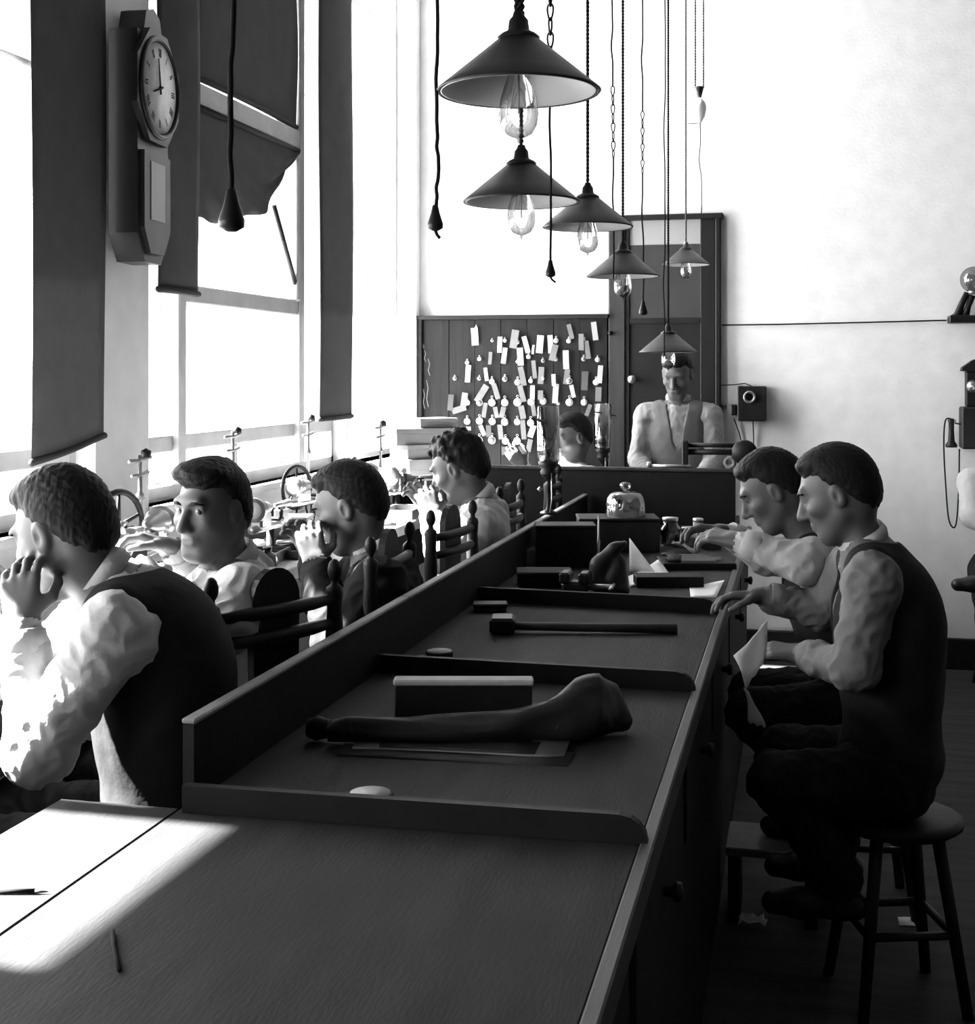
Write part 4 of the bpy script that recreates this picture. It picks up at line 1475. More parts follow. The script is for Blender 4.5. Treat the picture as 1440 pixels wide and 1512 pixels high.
TAGS = [(455, 212, 48, 118, -3, 0), (557, 355, 24, 85, 3, 1), (622, 265, 32, 108, 2, 0), (650, 338, 34, 108, 8, 0), (718, 228, 50, 125, 10, 1), (795, 265, 34, 115, -15, 0), (757, 345, 42, 120, -3, 0),
        (843, 298, 16, 62, 8, 0), (888, 262, 46, 120, 6, 0), (958, 262, 36, 122, -3, 0), (980, 318, 42, 110, 14, 1), (1090, 178, 30, 100, -14, 1), (1062, 365, 40, 125, -2, 0), (1163, 248, 34, 110, 0, 1),
        (1203, 300, 32, 120, -8, 1), (1252, 175, 36, 122, -7, 0), (410, 458, 36, 118, 5, 0), (1288, 462, 34, 118, 4, 0), (1065, 478, 36, 100, 8, 1), (1187, 505, 44, 125, 2, 2), (770, 475, 38, 130, -12, 1),
        (850, 430, 28, 120, -5, 1), (895, 470, 38, 115, 4, 1), (980, 500, 28, 80, -4, 0), (992, 590, 38, 130, 3, 0), (1105, 575, 28, 85, -14, 0), (595, 575, 34, 110, -18, 1), (768, 590, 36, 115, -14, 1),
        (838, 590, 32, 110, 2, 0), (892, 600, 36, 62, 0, 1), (1277, 595, 40, 95, 3, 1), (295, 650, 38, 110, 4, 2), (385, 630, 42, 95, 10, 1), (350, 695, 42, 98, 72, 1), (500, 590, 45, 130, 32, 1),
        (520, 700, 30, 100, 8, 1), (597, 715, 30, 75, -12, 1), (640, 715, 35, 75, 12, 1), (770, 715, 40, 90, -12, 1), (845, 700, 28, 80, -10, 1), (1210, 700, 28, 80, 20, 1), (412, 838, 36, 60, 0, 1),
        (505, 835, 32, 78, -22, 1), (548, 840, 36, 80, 0, 2), (625, 845, 34, 100, -5, 1), (778, 830, 34, 130, -6, 1), (835, 840, 40, 85, 18, 0), (818, 935, 34, 85, 12, 1), (480, 965, 32, 55, 0, 2),
        (655, 970, 44, 55, 0, 2), (763, 970, 34, 62, 0, 2), (530, 462, 26, 90, -6, 0)]
bands = {}
for tg in TAGS:
    bands.setdefault(min(4, max(0, (tg[1] - 130) // 170)), []).append(tg)
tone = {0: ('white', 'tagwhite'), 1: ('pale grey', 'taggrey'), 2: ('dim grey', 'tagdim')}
for b_, lst in sorted(bands.items()):
    for ti, (x, y, w_, h_, an, tn) in enumerate(sorted(lst)):
        p = at_Y(*zoomp(x, y), yw - .004 - .0012 * (ti % 3))
        s_ = 7.65 / FPX / 4.5
        hw, hh = w_ * s_ / 2, h_ * s_ / 2
        g = []
        for i in range(4):
            t = i / 3
            g.append([V((k * 2 - 1) * hw, -.004 * math.sin(t * 2.5 + x) * (1 + .3 * k), hh - 2 * hh * t) for k in (0, 1)])
        m_ = MB().sheet(g, .0005, False)
        a = R(an)
        # rotate in the plane of the board; positive leans the foot to the left
        rot = Matrix.Rotation(a, 4, 'Y')
        m_.v = [tuple(rot @ Vector(q)) for q in m_.v]
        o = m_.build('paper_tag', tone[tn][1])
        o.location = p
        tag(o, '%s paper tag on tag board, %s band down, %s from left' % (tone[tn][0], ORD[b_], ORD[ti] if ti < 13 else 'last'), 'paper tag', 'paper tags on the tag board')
# wire hanks on the left of the board
hk = MB()
for (x, y0, y1) in ((110, 265, 290), (120, 300, 380), (145, 360, 470), (135, 500, 680), (112, 560, 690)):
    a, b = at_Y(*zoomp(x, y0), yw - .004), at_Y(*zoomp(x + 12, y1), yw - .004)
    hk.tube([a, a.lerp(b, .3) + V(.006, 0, 0), a.lerp(b, .7) - V(.007, 0, 0), b], .0014, 5)
single('wire_hank', hk, 'gold', 'thin loose wires hanging at the left end of the tag board', 'wire')
p = at_Y(*zoomp(1355, 190), yw - .003)
single('coat_hook', MB().lathe([(0, 0), (.014, 0), (.012, .01), (.006, .02), (.012, .035), (0, .04)], (p.x, BY - .049, p.z), 12, (V(1, 0, 0), V(0, 0, 1), V(0, -1, 0))), 'iron', 'small dark knob on the door post right of the tag board', 'hook')

# ------------------------------------------------------------------ things on the back wall
YB = BY - .001
NY = (V(1, 0, 0), V(0, 0, 1), V(0, -1, 0))


def wallp(px, py, out=0.0):
    return at_Y(px, py, BY - out)


a, b = wallp(1090, 621), wallp(1132, 570)
ib = thing('wall_intercom', 'small dark box with a round mouthpiece on the wall right of the door', 'intercom', ((a.x + b.x) / 2, YB, a.z))
MB().box((a.x, BY - .085, a.z), (b.x, YB, b.z), bev=.006).build('box', 'wood_dark', ib)
c = wallp(1108, 586)
MB().lathe([(.018, 0), (.034, 0), (.036, .012), (.030, .022), (.020, .010)], (c.x, BY - .085, c.z), 24, NY, closed=True).build('mouthpiece', 'gold', ib)
MB().lathe([(0, 0), (.018, 0), (.018, .004), (0, .004)], (c.x, BY - .085, c.z), 18, NY).build('diaphragm', 'iron', ib)
c = wallp(1084, 605)
MB().box((c.x - .016, BY - .05, c.z - .03), (c.x + .016, YB, c.z + .03), bev=.005).build('switch', 'iron', ib)
wr = MB()
for (x0, y0, x1, y1, x2, y2) in ((1084, 618, 1092, 640, 1097, 662), (1112, 621, 1113, 645, 1113, 665)):
    wr.tube([wallp(x0, y0, .02), wallp(x1, y1, .012), wallp(x2, y2, .012), wallp(x2, y2 + 60, .012)], .0035, 6)
wr.tube([wallp(1064, 569, .012), wallp(1085, 568, .012), wallp(1100, 566, .02), wallp(1112, 571, .03)], .003, 6)
wr.build('wires', 'cord', ib)
c = wallp(1068, 600)
single('bell_button', MB().lathe([(0, 0), (.02, 0), (.018, .008), (.010, .014), (0, .016)], (c.x, BY - .001, c.z), 16, NY), 'gold', 'round bell button between the door and the intercom box', 'button')

# wall telephone
def box_px(x0, y0, x1, y1, out):
    a, b = wallp(x0, y1, out), wallp(x1, y0, out)
    return a, b


tl = thing('wall_telephone', 'dark wooden wall telephone with receiver at the right edge', 'telephone', wallp(1440, 655))
xl, xr = wallp(1416, 600).x, wallp(1416, 600).x + .23
MB().box((xl, BY - .14, wallp(1416, 661).z), (xr, YB, wallp(1416, 600).z), bev=.008).build('box', 'wood_dark', tl)
MB().box((xl + .03, BY - .07, wallp(1416, 600).z), (xr - .03, YB, wallp(1416, 548).z), bev=.006).build('back_board', 'wood_dark', tl)
zt = wallp(1416, 548).z
MB().prism([(xl + .005, zt), (xr - .005, zt), (xr - .01, zt + .02), ((xl + xr) / 2 + .05, zt + .06), ((xl + xr) / 2, zt + .075), ((xl + xr) / 2 - .05, zt + .06), (xl + .01, zt + .02)], BY - .09, YB, Matrix.Identity(4)).build('crest', 'wood_dark', tl)
for dx in (-.05, .05):
    MB().lathe([(0, 0), (.035, 0), (.033, .012), (.018, .026), (0, .03)], ((xl + xr) / 2 + dx, BY - .07, wallp(1416, 570).z), 18, NY).build('bell', 'brass', tl)
MB().lathe([(.012, 0), (.014, .05), (.030, .09), (.032, .095), (.026, .09), (.0, .06)], ((xl + xr) / 2, BY - .14, wallp(1416, 625).z), 18, NY).build('mouthpiece', 'iron', tl)
rc_ = wallp(1405, 620, .09)
rp = wallp(1405, 640, .09)
rcv = MB().lathe([(0, -.095), (.030, -.095), (.032, -.082), (.018, -.062), (.014, 0), (.015, .04), (.020, .052), (.012, .06), (0, .062)], (rp.x, rp.y, rp.z + .02), 18).build('receiver', 'iron', tl)
MB().tube([(xl, rp.y, rp.z + .05), (rp.x + .02, rp.y, rp.z + .055), (rp.x + .018, rp.y - .02, rp.z + .07)], .005, 6).build('hook', 'gold', tl)
pts = [wallp(1404, 618, .09), wallp(1396, 622, .08), wallp(1394, 660, .07), wallp(1397, 720, .06), wallp(1401, 765, .06), wallp(1408, 779, .06), wallp(1413, 768, .05), wallp(1416, 720, .05), wallp(1417, 663, .05)]
sm = []
for i in range(len(pts) - 1):
    p0, p1, p2, p3 = pts[max(0, i - 1)], pts[i], pts[i + 1], pts[min(len(pts) - 1, i + 2)]
    for k in range(6):
        t = k / 6
        sm.append(.5 * ((2 * p1) + (p2 - p0) * t + (2 * p0 - 5 * p1 + 4 * p2 - p3) * t * t + (3 * p1 - p0 - 3 * p2 + p3) * t ** 3))
sm.append(pts[-1])
MB().tube(sm, .0042, 6).build('receiver_cord', 'cord', tl)

# globe lamp on a bracket, top right
gl_ = thing('bracket_lamp', 'dark wall bracket with a round glass globe at the right edge, above the telephone', 'lamp', wallp(1425, 476))
a = wallp(1399, 478); b = wallp(1399, 467)
MB().box((a.x, BY - .13, a.z), (a.x + .24, YB, b.z), bev=.004).build('shelf', 'iron', gl_)
MB().tube([wallp(1403, 472, .06), wallp(1414, 466, .06), wallp(1420, 450, .06), wallp(1428, 432, .06)], [.02, .022, .018, .014], 10).build('bracket_arm', 'iron', gl_)
MB().tube([wallp(1425, 468, .06), wallp(1430, 452, .06), wallp(1436, 436, .06)], [.022, .016, .02], 10).build('stem', 'iron', gl_)
c = wallp(1438, 413, .06)
MB().lathe([(.071 * math.sin(t), .071 * math.cos(t)) for t in [math.pi * i / 14 for i in range(15)]], c, 26).build('globe', 'dome', gl_)
MB().lathe([(0, -.08), (.03, -.08), (.034, -.062), (.028, -.055), (0, -.055)], c, 18).build('globe_holder', 'brass', gl_)
single('wall_wire', MB().tube([wallp(1066, 480, .008), wallp(1150, 479, .008), wallp(1280, 476, .008), wallp(1398, 473, .008)], .0045, 6), 'cord', 'dark electric wire running along the wall from the door to the bracket lamp', 'wire')


# ------------------------------------------------------------------ glass chimney burners on the partition
def burner(px, pyt, pyb, X, label, blade):
    c = at_X(px, pyb, X)
    s_ = (c - V(0, 0, CAMZ)).dot(V(-SY, CY, 0)) / FPX
    root = thing('chimney_lamp', label, 'lamp', (c.x, c.y, PZ))
    rr = .046
    z0 = c.z
    zt_ = z0 + (pyb - pyt) * s_
    MB().lathe([(rr * .80, z0 - .01), (rr * .95, z0 + .01), (rr, z0 + .03), (rr, zt_), (rr - .0025, zt_), (rr - .0025, z0 + .03), (rr * .78, z0 - .008)], (c.x, c.y, 0), 30, closed=True).build('glass_chimney', 'chimney', root)
    MB().lathe([(0, z0 - .085), (.010, z0 - .085), (.016, z0 - .075), (.03, z0 - .06), (.034, z0 - .045), (.028, z0 - .035), (.040, z0 - .02), (.042, z0 - .004), (.020, z0), (.018, z0 + .045), (0, z0 + .05)], (c.x, c.y, 0), 22).build('burner', 'iron', root)
    MB().lathe([(.035, PZ), (.035, PZ + .008), (.012, PZ + .018), (.008, PZ + .03), (.008, z0 - .11), (.013, z0 - .10), (.008, z0 - .09), (.009, z0 - .08), (0, z0 - .078)], (c.x, c.y, 0), 14).build('stem', 'iron', root)
    MB().lathe([(0, -.012), (.012, 0), (0, .012)], (c.x - .03, c.y - .03, z0 - .115), 12).build('valve', 'brass', root)
    MB().tube([(c.x + .018, c.y - .03, z0 - .05), (c.x + .02, c.y - .035, PZ + .06), (c.x + .012, c.y - .04, PZ + .01)], .002, 5).build('pull_chain', 'steel', root)
    x0, y0, x1, y1, w_ = blade
    a, b = at_X(x0, y0, X), at_X(x1, y1, X)
    n_ = 8
    g = []
    for i in range(n_ + 1):
        t = i / n_
        p = a.lerp(b, t) + V(0, -.05, 0)
        hw = w_ * math.sin(math.pi * min(1, .15 + .85 * t) * .95) * .5 + .003
        g.append([p + V(0, -hw, 0), p + V(0, 0, .25 * hw), p + V(0, hw, 0)])
    MB().sheet(g, .003).build('reflector_blade', 'iron', root)
    return root


burner(810, 600, 680, -1.0, 'nearer tall glass chimney lamp standing on the partition', (790, 617, 832, 632, .06))
burner(890, 596, 661, -1.0, 'farther tall glass chimney lamp standing on the partition', (878, 608, 912, 614, .05))

# ------------------------------------------------------------------ things on the main bench
def bz(px, py):
    return at_Z(px, py, BZ)


def bench_box(px0, px1, pyb, pyt, depth, name, label, cat, material, lidmat=None, rot=0.0, base=BZ):
    a, b = at_Z(px0, pyb, base), at_Z(px1, pyb, base)
    d_ = (a - V(0, 0, CAMZ)).dot(V(-SY, CY, 0))
    h_ = (pyb - pyt) / FPX * d_
    ang = math.atan2(b.y - a.y, b.x - a.x) + rot
    L = (b - a).length
    m_ = Matrix.Translation(a) @ Matrix.Rotation(ang, 4, 'Z')
    root = thing(name, label, cat, (a.x, a.y, base))
    t_ = .012 if lidmat else 0
    MB().box((0, 0, 0), (L, depth, h_ - t_), m_, bev=.003).build('body', material, root)
    if lidmat:
        MB().box((-.003, -.003, h_ - t_), (L + .003, depth + .003, h_), m_, bev=.003).build('lid', lidmat, root)
    return a, b, h_, m_


# rectangular dark box standing on the bench, foreground
bench_box(583, 786, 1082, 1004, .035, 'flat_box', 'dark flat box standing on edge on the bench behind the leather roll', 'box', 'bench_dark', 'papergrey')
bench_box(784, 804, 1080, 1046, .05, 'small_block', 'small dark block at the right end of the standing flat box', 'block', 'bench_dark')

# leather roll with a flared end
SP = [(488, 1092, 16), (520, 1090, 19), (600, 1094, 17), (690, 1094, 20), (760, 1086, 24), (810, 1076, 30), (850, 1062, 42), (885, 1052, 44), (908, 1058, 34), (924, 1066, 12)]
m_ = MB()
rows = []
for i, (x, y, r_) in enumerate(SP):
    p = bz(x, 1098 if x < 780 else 1098 - (x - 780) * .10)
    sc = (p - V(0, 0, CAMZ)).dot(V(-SY, CY, 0)) / FPX
    rows.append((p, r_ * sc))
n = 20
vs_, fs_ = [], []
fine = []
for i in range(len(rows) - 1):
    for k in range(4):
        t = k / 4
        fine.append((rows[i][0].lerp(rows[i + 1][0], t), rows[i][1] * (1 - t) + rows[i + 1][1] * t))
fine.append(rows[-1])
for i, (p, r_) in enumerate(fine):
    for k in range(n):
        a = 2 * math.pi * k / n
        wob = 1 + .10 * math.sin(3 * a + i * .35) + .07 * math.sin(5 * a - i * .5)
        zz = r_ * .92 + r_ * math.sin(a) * wob
        vs_.append((p.x + .012 * math.sin(i * .4) * math.cos(a), p.y + r_ * 1.15 * math.cos(a) * wob, max(BZ + .006, BZ + .006 + zz)))
for i in range(len(fine) - 1):
    for k in range(n):
        a, b = i * n + k, i * n + (k + 1) % n
        fs_.append((a, b, b + n, a + n))
fs_ += [tuple(reversed(range(n))), tuple(range((len(fine) - 1) * n, len(fine) * n))]
m_.add(vs_, fs_, True)
lr = thing('leather_roll', 'rolled dark leather with a flared end lying on papers on the bench', 'leather roll', bz(700, 1098))
m_.build('roll', 'leather', lr)
# torn pointed flap at the flared end
p = bz(872, 1090)
sc = (p - V(0, 0, CAMZ)).dot(V(-SY, CY, 0)) / FPX
g = []
for i in range(7):
    t = i / 6
    g.append([p + V(sc * (-48 + 40 * t + s_ * (78 - 62 * t)), .004 * math.sin(5 * t) + .02 * t + .012 * math.sin(6 * s_), sc * (18 + 62 * t - 30 * s_ * t * (1 - t) + 6 * math.sin(8 * s_) * t)) for s_ in [k / 8 for k in range(9)]])
MB().sheet(g, .003).build('flap', 'leather', lr)
m_ = MB().lathe([(0, -.022), (.018, -.02), (.024, .0), (.018, .02), (0, .022)], bz(470, 1095) + V(0, 0, .026), 16, 'X')
single('burnisher', m_, 'bench_dark', 'small dark knobbed tool left of the leather roll', 'tool')


def paper(corners, label, material='paper', lift=.001, th=.0006, name='paper_sheet', z=BZ, curl=0.0, group=None):
    """corners: four pixel points going round, on the plane z"""
    c = [at_Z(x, y, z) for x, y in corners]
    g = []
    for i in range(6):
        t = i / 5
        a, b = c[0].lerp(c[3], t), c[1].lerp(c[2], t)
        g.append([a.lerp(b, k / 5) + V(0, 0, lift + curl * (k / 5) ** 2 * t + .0015 * math.sin(4 * t + k)) for k in range(6)])
    return single(name, MB().sheet(g, th), material, label, 'paper', group=group)


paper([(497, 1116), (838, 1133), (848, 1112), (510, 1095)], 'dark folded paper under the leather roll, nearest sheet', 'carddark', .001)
paper([(520, 1108), (832, 1120), (845, 1095), (530, 1085)], 'pale paper sheet sticking out under the leather roll', 'card', .003, curl=.006)
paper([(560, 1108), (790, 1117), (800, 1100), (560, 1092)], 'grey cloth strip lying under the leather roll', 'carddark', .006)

# tin lids
for (x, y, wpx, zz, lb) in ((547, 1172, 70, .93, 'round pale tin lid behind the nearest fence board'), (649, 962, 42, .935, 'small round tin lid behind the second fence board')):
    c = at_Z(x, y, zz)
    r_ = wpx / 2 * (c - V(0, 0, CAMZ)).dot(V(-SY, CY, 0)) / FPX
    root = thing('round_tin', lb, 'tin', (c.x, c.y, BZ))
    MB().lathe([(0, BZ + .001), (r_ * .96, BZ + .001), (r_ * .96, zz - .003), (r_, zz - .003), (r_, zz), (r_ * .93, zz + .002), (0, zz + .001)], (c.x, c.y, 0), 30).build('tin', 'carddark', root)
    MB().lathe([(0, zz + .0015), (r_ * .86, zz + .0015), (r_ * .86, zz + .0025), (0, zz + .0025)], (c.x, c.y, 0), 30).build('lid_label', 'papergrey', root)

# long handled hammer across the bench
hm = thing('hammer', 'long handled hammer lying across the bench in front of the clutter', 'hammer', bz(860, 935))
a, b = bz(742, 934), bz(1000, 936)
dv = (b - a).normalized()
MB().tube([a + V(0, 0, .018), a.lerp(b, .5) + V(0, 0, .016), b + V(0, 0, .014)], [.011, .012, .014], 10).build('handle', 'wood_mid', hm)
m_ = Matrix.Translation(a + V(0, 0, .024)) @ Matrix.Rotation(math.atan2(dv.y, dv.x), 4, 'Z')
MB().box((-.035, -.045, -.022), (.035, .045, .022), m_, bev=.008).build('head', 'iron', hm)

# paper slip on the right edge of the bench
paper([(1020, 884), (1058, 882), (1070, 862), (1018, 866)], 'white paper slip on the right edge of the bench', 'paper', .002, curl=.01)
paper([(930, 868), (992, 852), (972, 836), (928, 852)], 'crumpled pale paper lying in front of the leather clump', 'paper', .004, curl=.02)
# standing folded paper
a = bz(922, 846); b = bz(972, 846)
s0 = (a - V(0, 0, CAMZ)).dot(V(-SY, CY, 0)) / FPX
g = []
for i in range(6):
    t = i / 5
    g.append([a + V(s0 * (6 + t * 42 * k / 4), .03 - .04 * t * (k / 4), s0 * (50 * (1 - t)) + .002) for k in range(5)])
single('folded_paper', MB().sheet(g, .0008), 'paper', 'folded triangular white paper standing among the clutter on the bench', 'paper')
# dark leather clump (tool pouch) left of the folded paper
qs = []
o_ = bz(895, 875)
s0 = (o_ - V(0, 0, CAMZ)).dot(V(-SY, CY, 0)) / FPX
pq = lambda x, y, yo=0.0: V(o_.x + (x - 895) * s0, o_.y + yo, BZ + (878 - y) * s0)
pouch = thing('tool_pouch', 'dark leather tool pouch slumped on the bench right of the dark box', 'pouch', o_)
qs = [rc(pq(880, 866), pq(886, 838), .034, .028, .02, 0), rc(pq(886, 838), pq(908, 812), .030, .020, .02, 0), rc(pq(908, 812), pq(922, 805), .018, .010, .015, 0),
      rc(pq(905, 868, -.01), pq(912, 835), .03, .022, .02, 0), rc(pq(920, 868), pq(916, 830), .018, .014, .02, 0), rc(pq(875, 868, -.02), pq(925, 872, -.02), .018, .014, .02, 0)]
F = Field(qs, .004)
W_, Q_, mv_ = F.mesh()
W_[:, 2] = np.maximum(W_[:, 2] + .004 * fold_noise(W_, 90, 3), BZ + .001)
to_object(W_, Q_, mv_, ['leather'], 'pouch', pouch)

# dark box and the box with the glass dome
bench_box(792, 880, 838, 776, .13, 'dark_box', 'dark square box on the bench left of the leather pouch', 'box', 'bench_dark', 'wood_dark')
bench_box(762, 792, 836, 812, .10, 'small_carton', 'small grey carton beside the dark square box', 'box', 'card')
a, b, h_, m_ = bench_box(856, 975, 816, 766, .20, 'wooden_case', 'wooden case under the glass dome', 'box', 'wood_mid', 'wood_dark')
ctr = m_ @ V((b - a).length * .60, .10, h_)
dm = thing('glass_dome', 'glass dome cover with a round knob standing on the wooden case', 'dome', ctr)
rr = 29 * (ctr - V(0, 0, CAMZ)).dot(V(-SY, CY, 0)) / FPX
hh = rr * 1.25
MB().lathe([(rr, 0), (rr * 1.0, hh * .5), (rr * .95, hh * .72), (rr * .80, hh * .92), (rr * .5, hh), (0, hh * 1.01), (0, hh * .985), (rr * .48, hh * .975), (rr * .77, hh * .90), (rr * .92, hh * .71), (rr * .97, hh * .5), (rr * .97, 0)], ctr, 36, closed=True).build('dome', 'dome', dm)
MB().lathe([(rr * .10, hh * 1.0), (rr * .12, hh * 1.06), (rr * .27, hh * 1.16), (rr * .30, hh * 1.26), (rr * .22, hh * 1.36), (0, hh * 1.40)], ctr, 18).build('knob', 'dome', dm)
MB().lathe([(0, .002), (rr * .6, .002), (rr * .6, .02), (rr * .2, .03), (rr * .12, .06), (0, .06)], ctr, 20).build('stand', 'brass', dm)
# spindle beside the case
p = bz(884, 825)
single('spindle_stand', MB().lathe([(.025, 0), (.025, .006), (.006, .012), (.004, .03), (.007, .07), (.004, .075), (.003, .16), (0, .17)], p, 12), 'steel', 'thin upright metal spindle in front of the wooden case', 'tool')

# glass jar with cloth, tins and cup at the right far end
p = bz(990, 806)
j = thing('glass_jar', 'glass jar right of the wooden case', 'jar', p)
MB().lathe([(.036, .002), (.042, .01), (.042, .075), (.030, .092), (.030, .105), (.027, .105), (.027, .092), (.038, .073), (.038, .008)], p, 24, closed=True).build('jar', 'bottle', j)
MB().lathe([(.0, .104), (.032, .104), (.033, .118), (0, .120)], p, 20).build('lid', 'tin', j)
g = []
p = bz(1000, 816)
for i in range(7):
    t = i / 6
    g.append([p + V(-.02 + .09 * t, -.02 + .05 * k / 5, .004 + .035 * math.sin(math.pi * (1 - t) * .5) + .008 * math.sin(3 * k + 5 * t)) for k in range(6)])
single('rag', MB().sheet(g, .002), 'papergrey', 'pale crumpled rag at the foot of the glass jar', 'rag')
for i, (x, y, r_, h_, mt, lb) in enumerate(((1018, 806, .034, .075, 'tin', 'short ridged tin beside the rag'), (1050, 810, .042, .07, 'carddark', 'wide dark round tin at the right of the bench'), (1031, 797, .022, .09, 'card', 'small upright carton tube behind the tins'))):
    p = bz(x, y)
    t_ = thing('tin_can', lb, 'tin', p)
    MB().lathe([(0, .001), (r_, .001), (r_ * 1.02, .004), (r_, .008), (r_, h_ * .45), (r_ * 1.03, h_ * .48), (r_, h_ * .51), (r_, h_ - .012), (0, h_ - .012)], p, 24).build('body', mt, t_)
    MB().lathe([(0, h_ - .012), (r_ * 1.04, h_ - .012), (r_ * 1.04, h_), (r_ * .9, h_ + .003), (0, h_ + .003)], p, 24).build('lid', 'tin', t_)
# tray of tools: dark low tray with files and pliers
a, b, h_, m_ = bench_box(980, 1088, 842, 832, .20, 'tool_tray', 'dark low tool tray on the right side of the bench', 'tray', 'bench_dark')
for i in range(6):
    y_ = .02 + .03 * i
    L_ = random.uniform(.10, .19)
    x0 = random.uniform(.01, .05)
    f_ = thing('hand_file', 'hand file lying in the dark tool tray, %s from the front' % ORD[i], 'file', m_ @ V(x0, y_, h_))
    MB().tube([m_ @ V(x0, y_, h_ + .009), m_ @ V(x0 + .05, y_, h_ + .009)], [.006, .009], 8).build('handle', 'wood_mid', f_)
    MB().box((x0 + .05, y_ - .004, h_ + .006), (x0 + .05 + L_, y_ + .004, h_ + .011), m_).build('blade', 'steel', f_)
# vice and dark blocks in the dark middle of the bench
vc = thing('bench_vice', 'dark bench vice among the clutter before the third fence', 'vice', bz(850, 880))
p = bz(850, 884)
MB().box((p.x - .05, p.y - .05, BZ), (p.x + .05, p.y + .06, BZ + .02), bev=.004).build('base', 'iron', vc)
MB().box((p.x - .045, p.y - .02, BZ + .02), (p.x + .045, p.y + .05, BZ + .055), bev=.01).build('body', 'iron', vc)
for sx in (-.05, .012):
    MB().box((p.x + sx, p.y - .03, BZ + .05), (p.x + sx + .034, p.y + .05, BZ + .085), bev=.006).build('jaw', 'iron', vc)
MB().tube([p + V(.045, .01, .04), p + V(.12, .01, .04)], .008, 8).build('screw', 'steel', vc)
MB().tube([p + V(.115, -.04, .04), p + V(.115, .06, .04)], .005, 8).build('handle', 'steel', vc)
bench_box(700, 748, 905, 892, .06, 'oilstone', 'flat dark oilstone by the partition', 'block', 'carddark', 'wood_dark')
bench_box(940, 1040, 868, 852, .10, 'flat_tray', 'flat dark tray lying behind the third fence board', 'tray', 'bench_dark')
bench_box(765, 845, 868, 845, .12, 'dark_case', 'low dark case in front of the dark square box', 'box', 'bench_dark', 'carddark')

# pencil and a bent wire on the near left of the bench
a, b = bz(-8, 1320), bz(52, 1320)
pn = thing('pencil', 'dark pencil lying on the sunlit left end of the bench', 'pencil', bz(20, 1320))
MB().tube([a + V(0, 0, .004), b + V(0, 0, .004)], .0035, 6).build('shaft', 'ink', pn)
MB().tube([b + V(0, 0, .004), b + (b - a).normalized() * .018 + V(0, 0, .003)], [.0033, .0005], 6).build('tip', 'wood_mid', pn)
pts = [bz(166, 1378) + V(0, 0, .003), bz(168, 1400) + V(0, 0, .003), bz(172, 1420) + V(0, 0, .003), bz(176, 1436) + V(0, 0, .003)]
single('bent_wire', MB().tube(pts, .003, 6), 'ink', 'short bent dark wire on the near left of the bench', 'wire')

# things on the cross desk
tp = lambda px, py: at_Y(px, py, cy + .02)
lt = thing('roller_mill', 'machine with two parallel rods and an end plate on the far desk', 'machine', tp(1060, 690))
for yy, r_ in ((657, .011), (667, .014)):
    MB().tube([at_Y(1013, yy, cy + .06), at_Y(1108, yy + 1, cy + .06)], r_, 10).build('rod', 'iron', lt)
a = at_Y(1012, 676, cy + .06); b = at_Y(1016, 650, cy + .06)
MB().box((a.x - .012, cy + .02, cz), (b.x + .004, cy + .10, b.z), bev=.004).build('end_plate', 'iron', lt)
a = at_Y(1098, 676, cy + .06)
MB().box((a.x, cy + .02, cz), (a.x + .03, cy + .10, at_Y(1098, 655, cy + .06).z), bev=.004).build('end_plate', 'iron', lt)
p = at_Y(1100, 668, cy + .0)
MB().lathe([(0, -.01), (.055, -.01), (.06, 0), (.055, .01), (0, .01)], (p.x, p.y - .02, p.z), 22, 'Y').build('hand_wheel', 'iron', lt)
p = tp(1078, 681)
single('round_spool', MB().lathe([(.012, -.02), (.03, -.02), (.03, -.014), (.02, -.01), (.02, .01), (.03, .014), (.03, .02), (.012, .02)], (p.x, cy + .02, cz + .031), 20, 'Y', closed=True), 'card', 'round pale spool standing on the far desk by the machine', 'spool')
p0, p1 = tp(958, 687), tp(1020, 687)
rd = thing('metal_bar', 'thin pale metal bar with a knob lying on the far desk panel', 'bar', (p0.x, cy + .02, cz))
MB().tube([(p0.x, cy + .02, cz + .009), (p1.x, cy + .02, cz + .009)], .008, 8).build('bar', 'steel', rd)
MB().lathe([(0, -.01), (.014, -.008), (.014, .008), (0, .01)], (p0.x, cy + .02, cz + .015), 14, 'X').build('knob', 'tin', rd)
p = at_X(905, 712, -.99)
single('white_card', MB().box((p.x - .03, p.y - .01, PZ), (p.x + .03, p.y + .01, PZ + .012), bev=.002), 'paper', 'small white card on the partition below the farther chimney lamp', 'card')

# ------------------------------------------------------------------ things on the window bench
def wz(px, py, z=WBZ):
    return at_Z(px, py, z)


def wb(X, Y):
    return V(X, Y, WBZ)


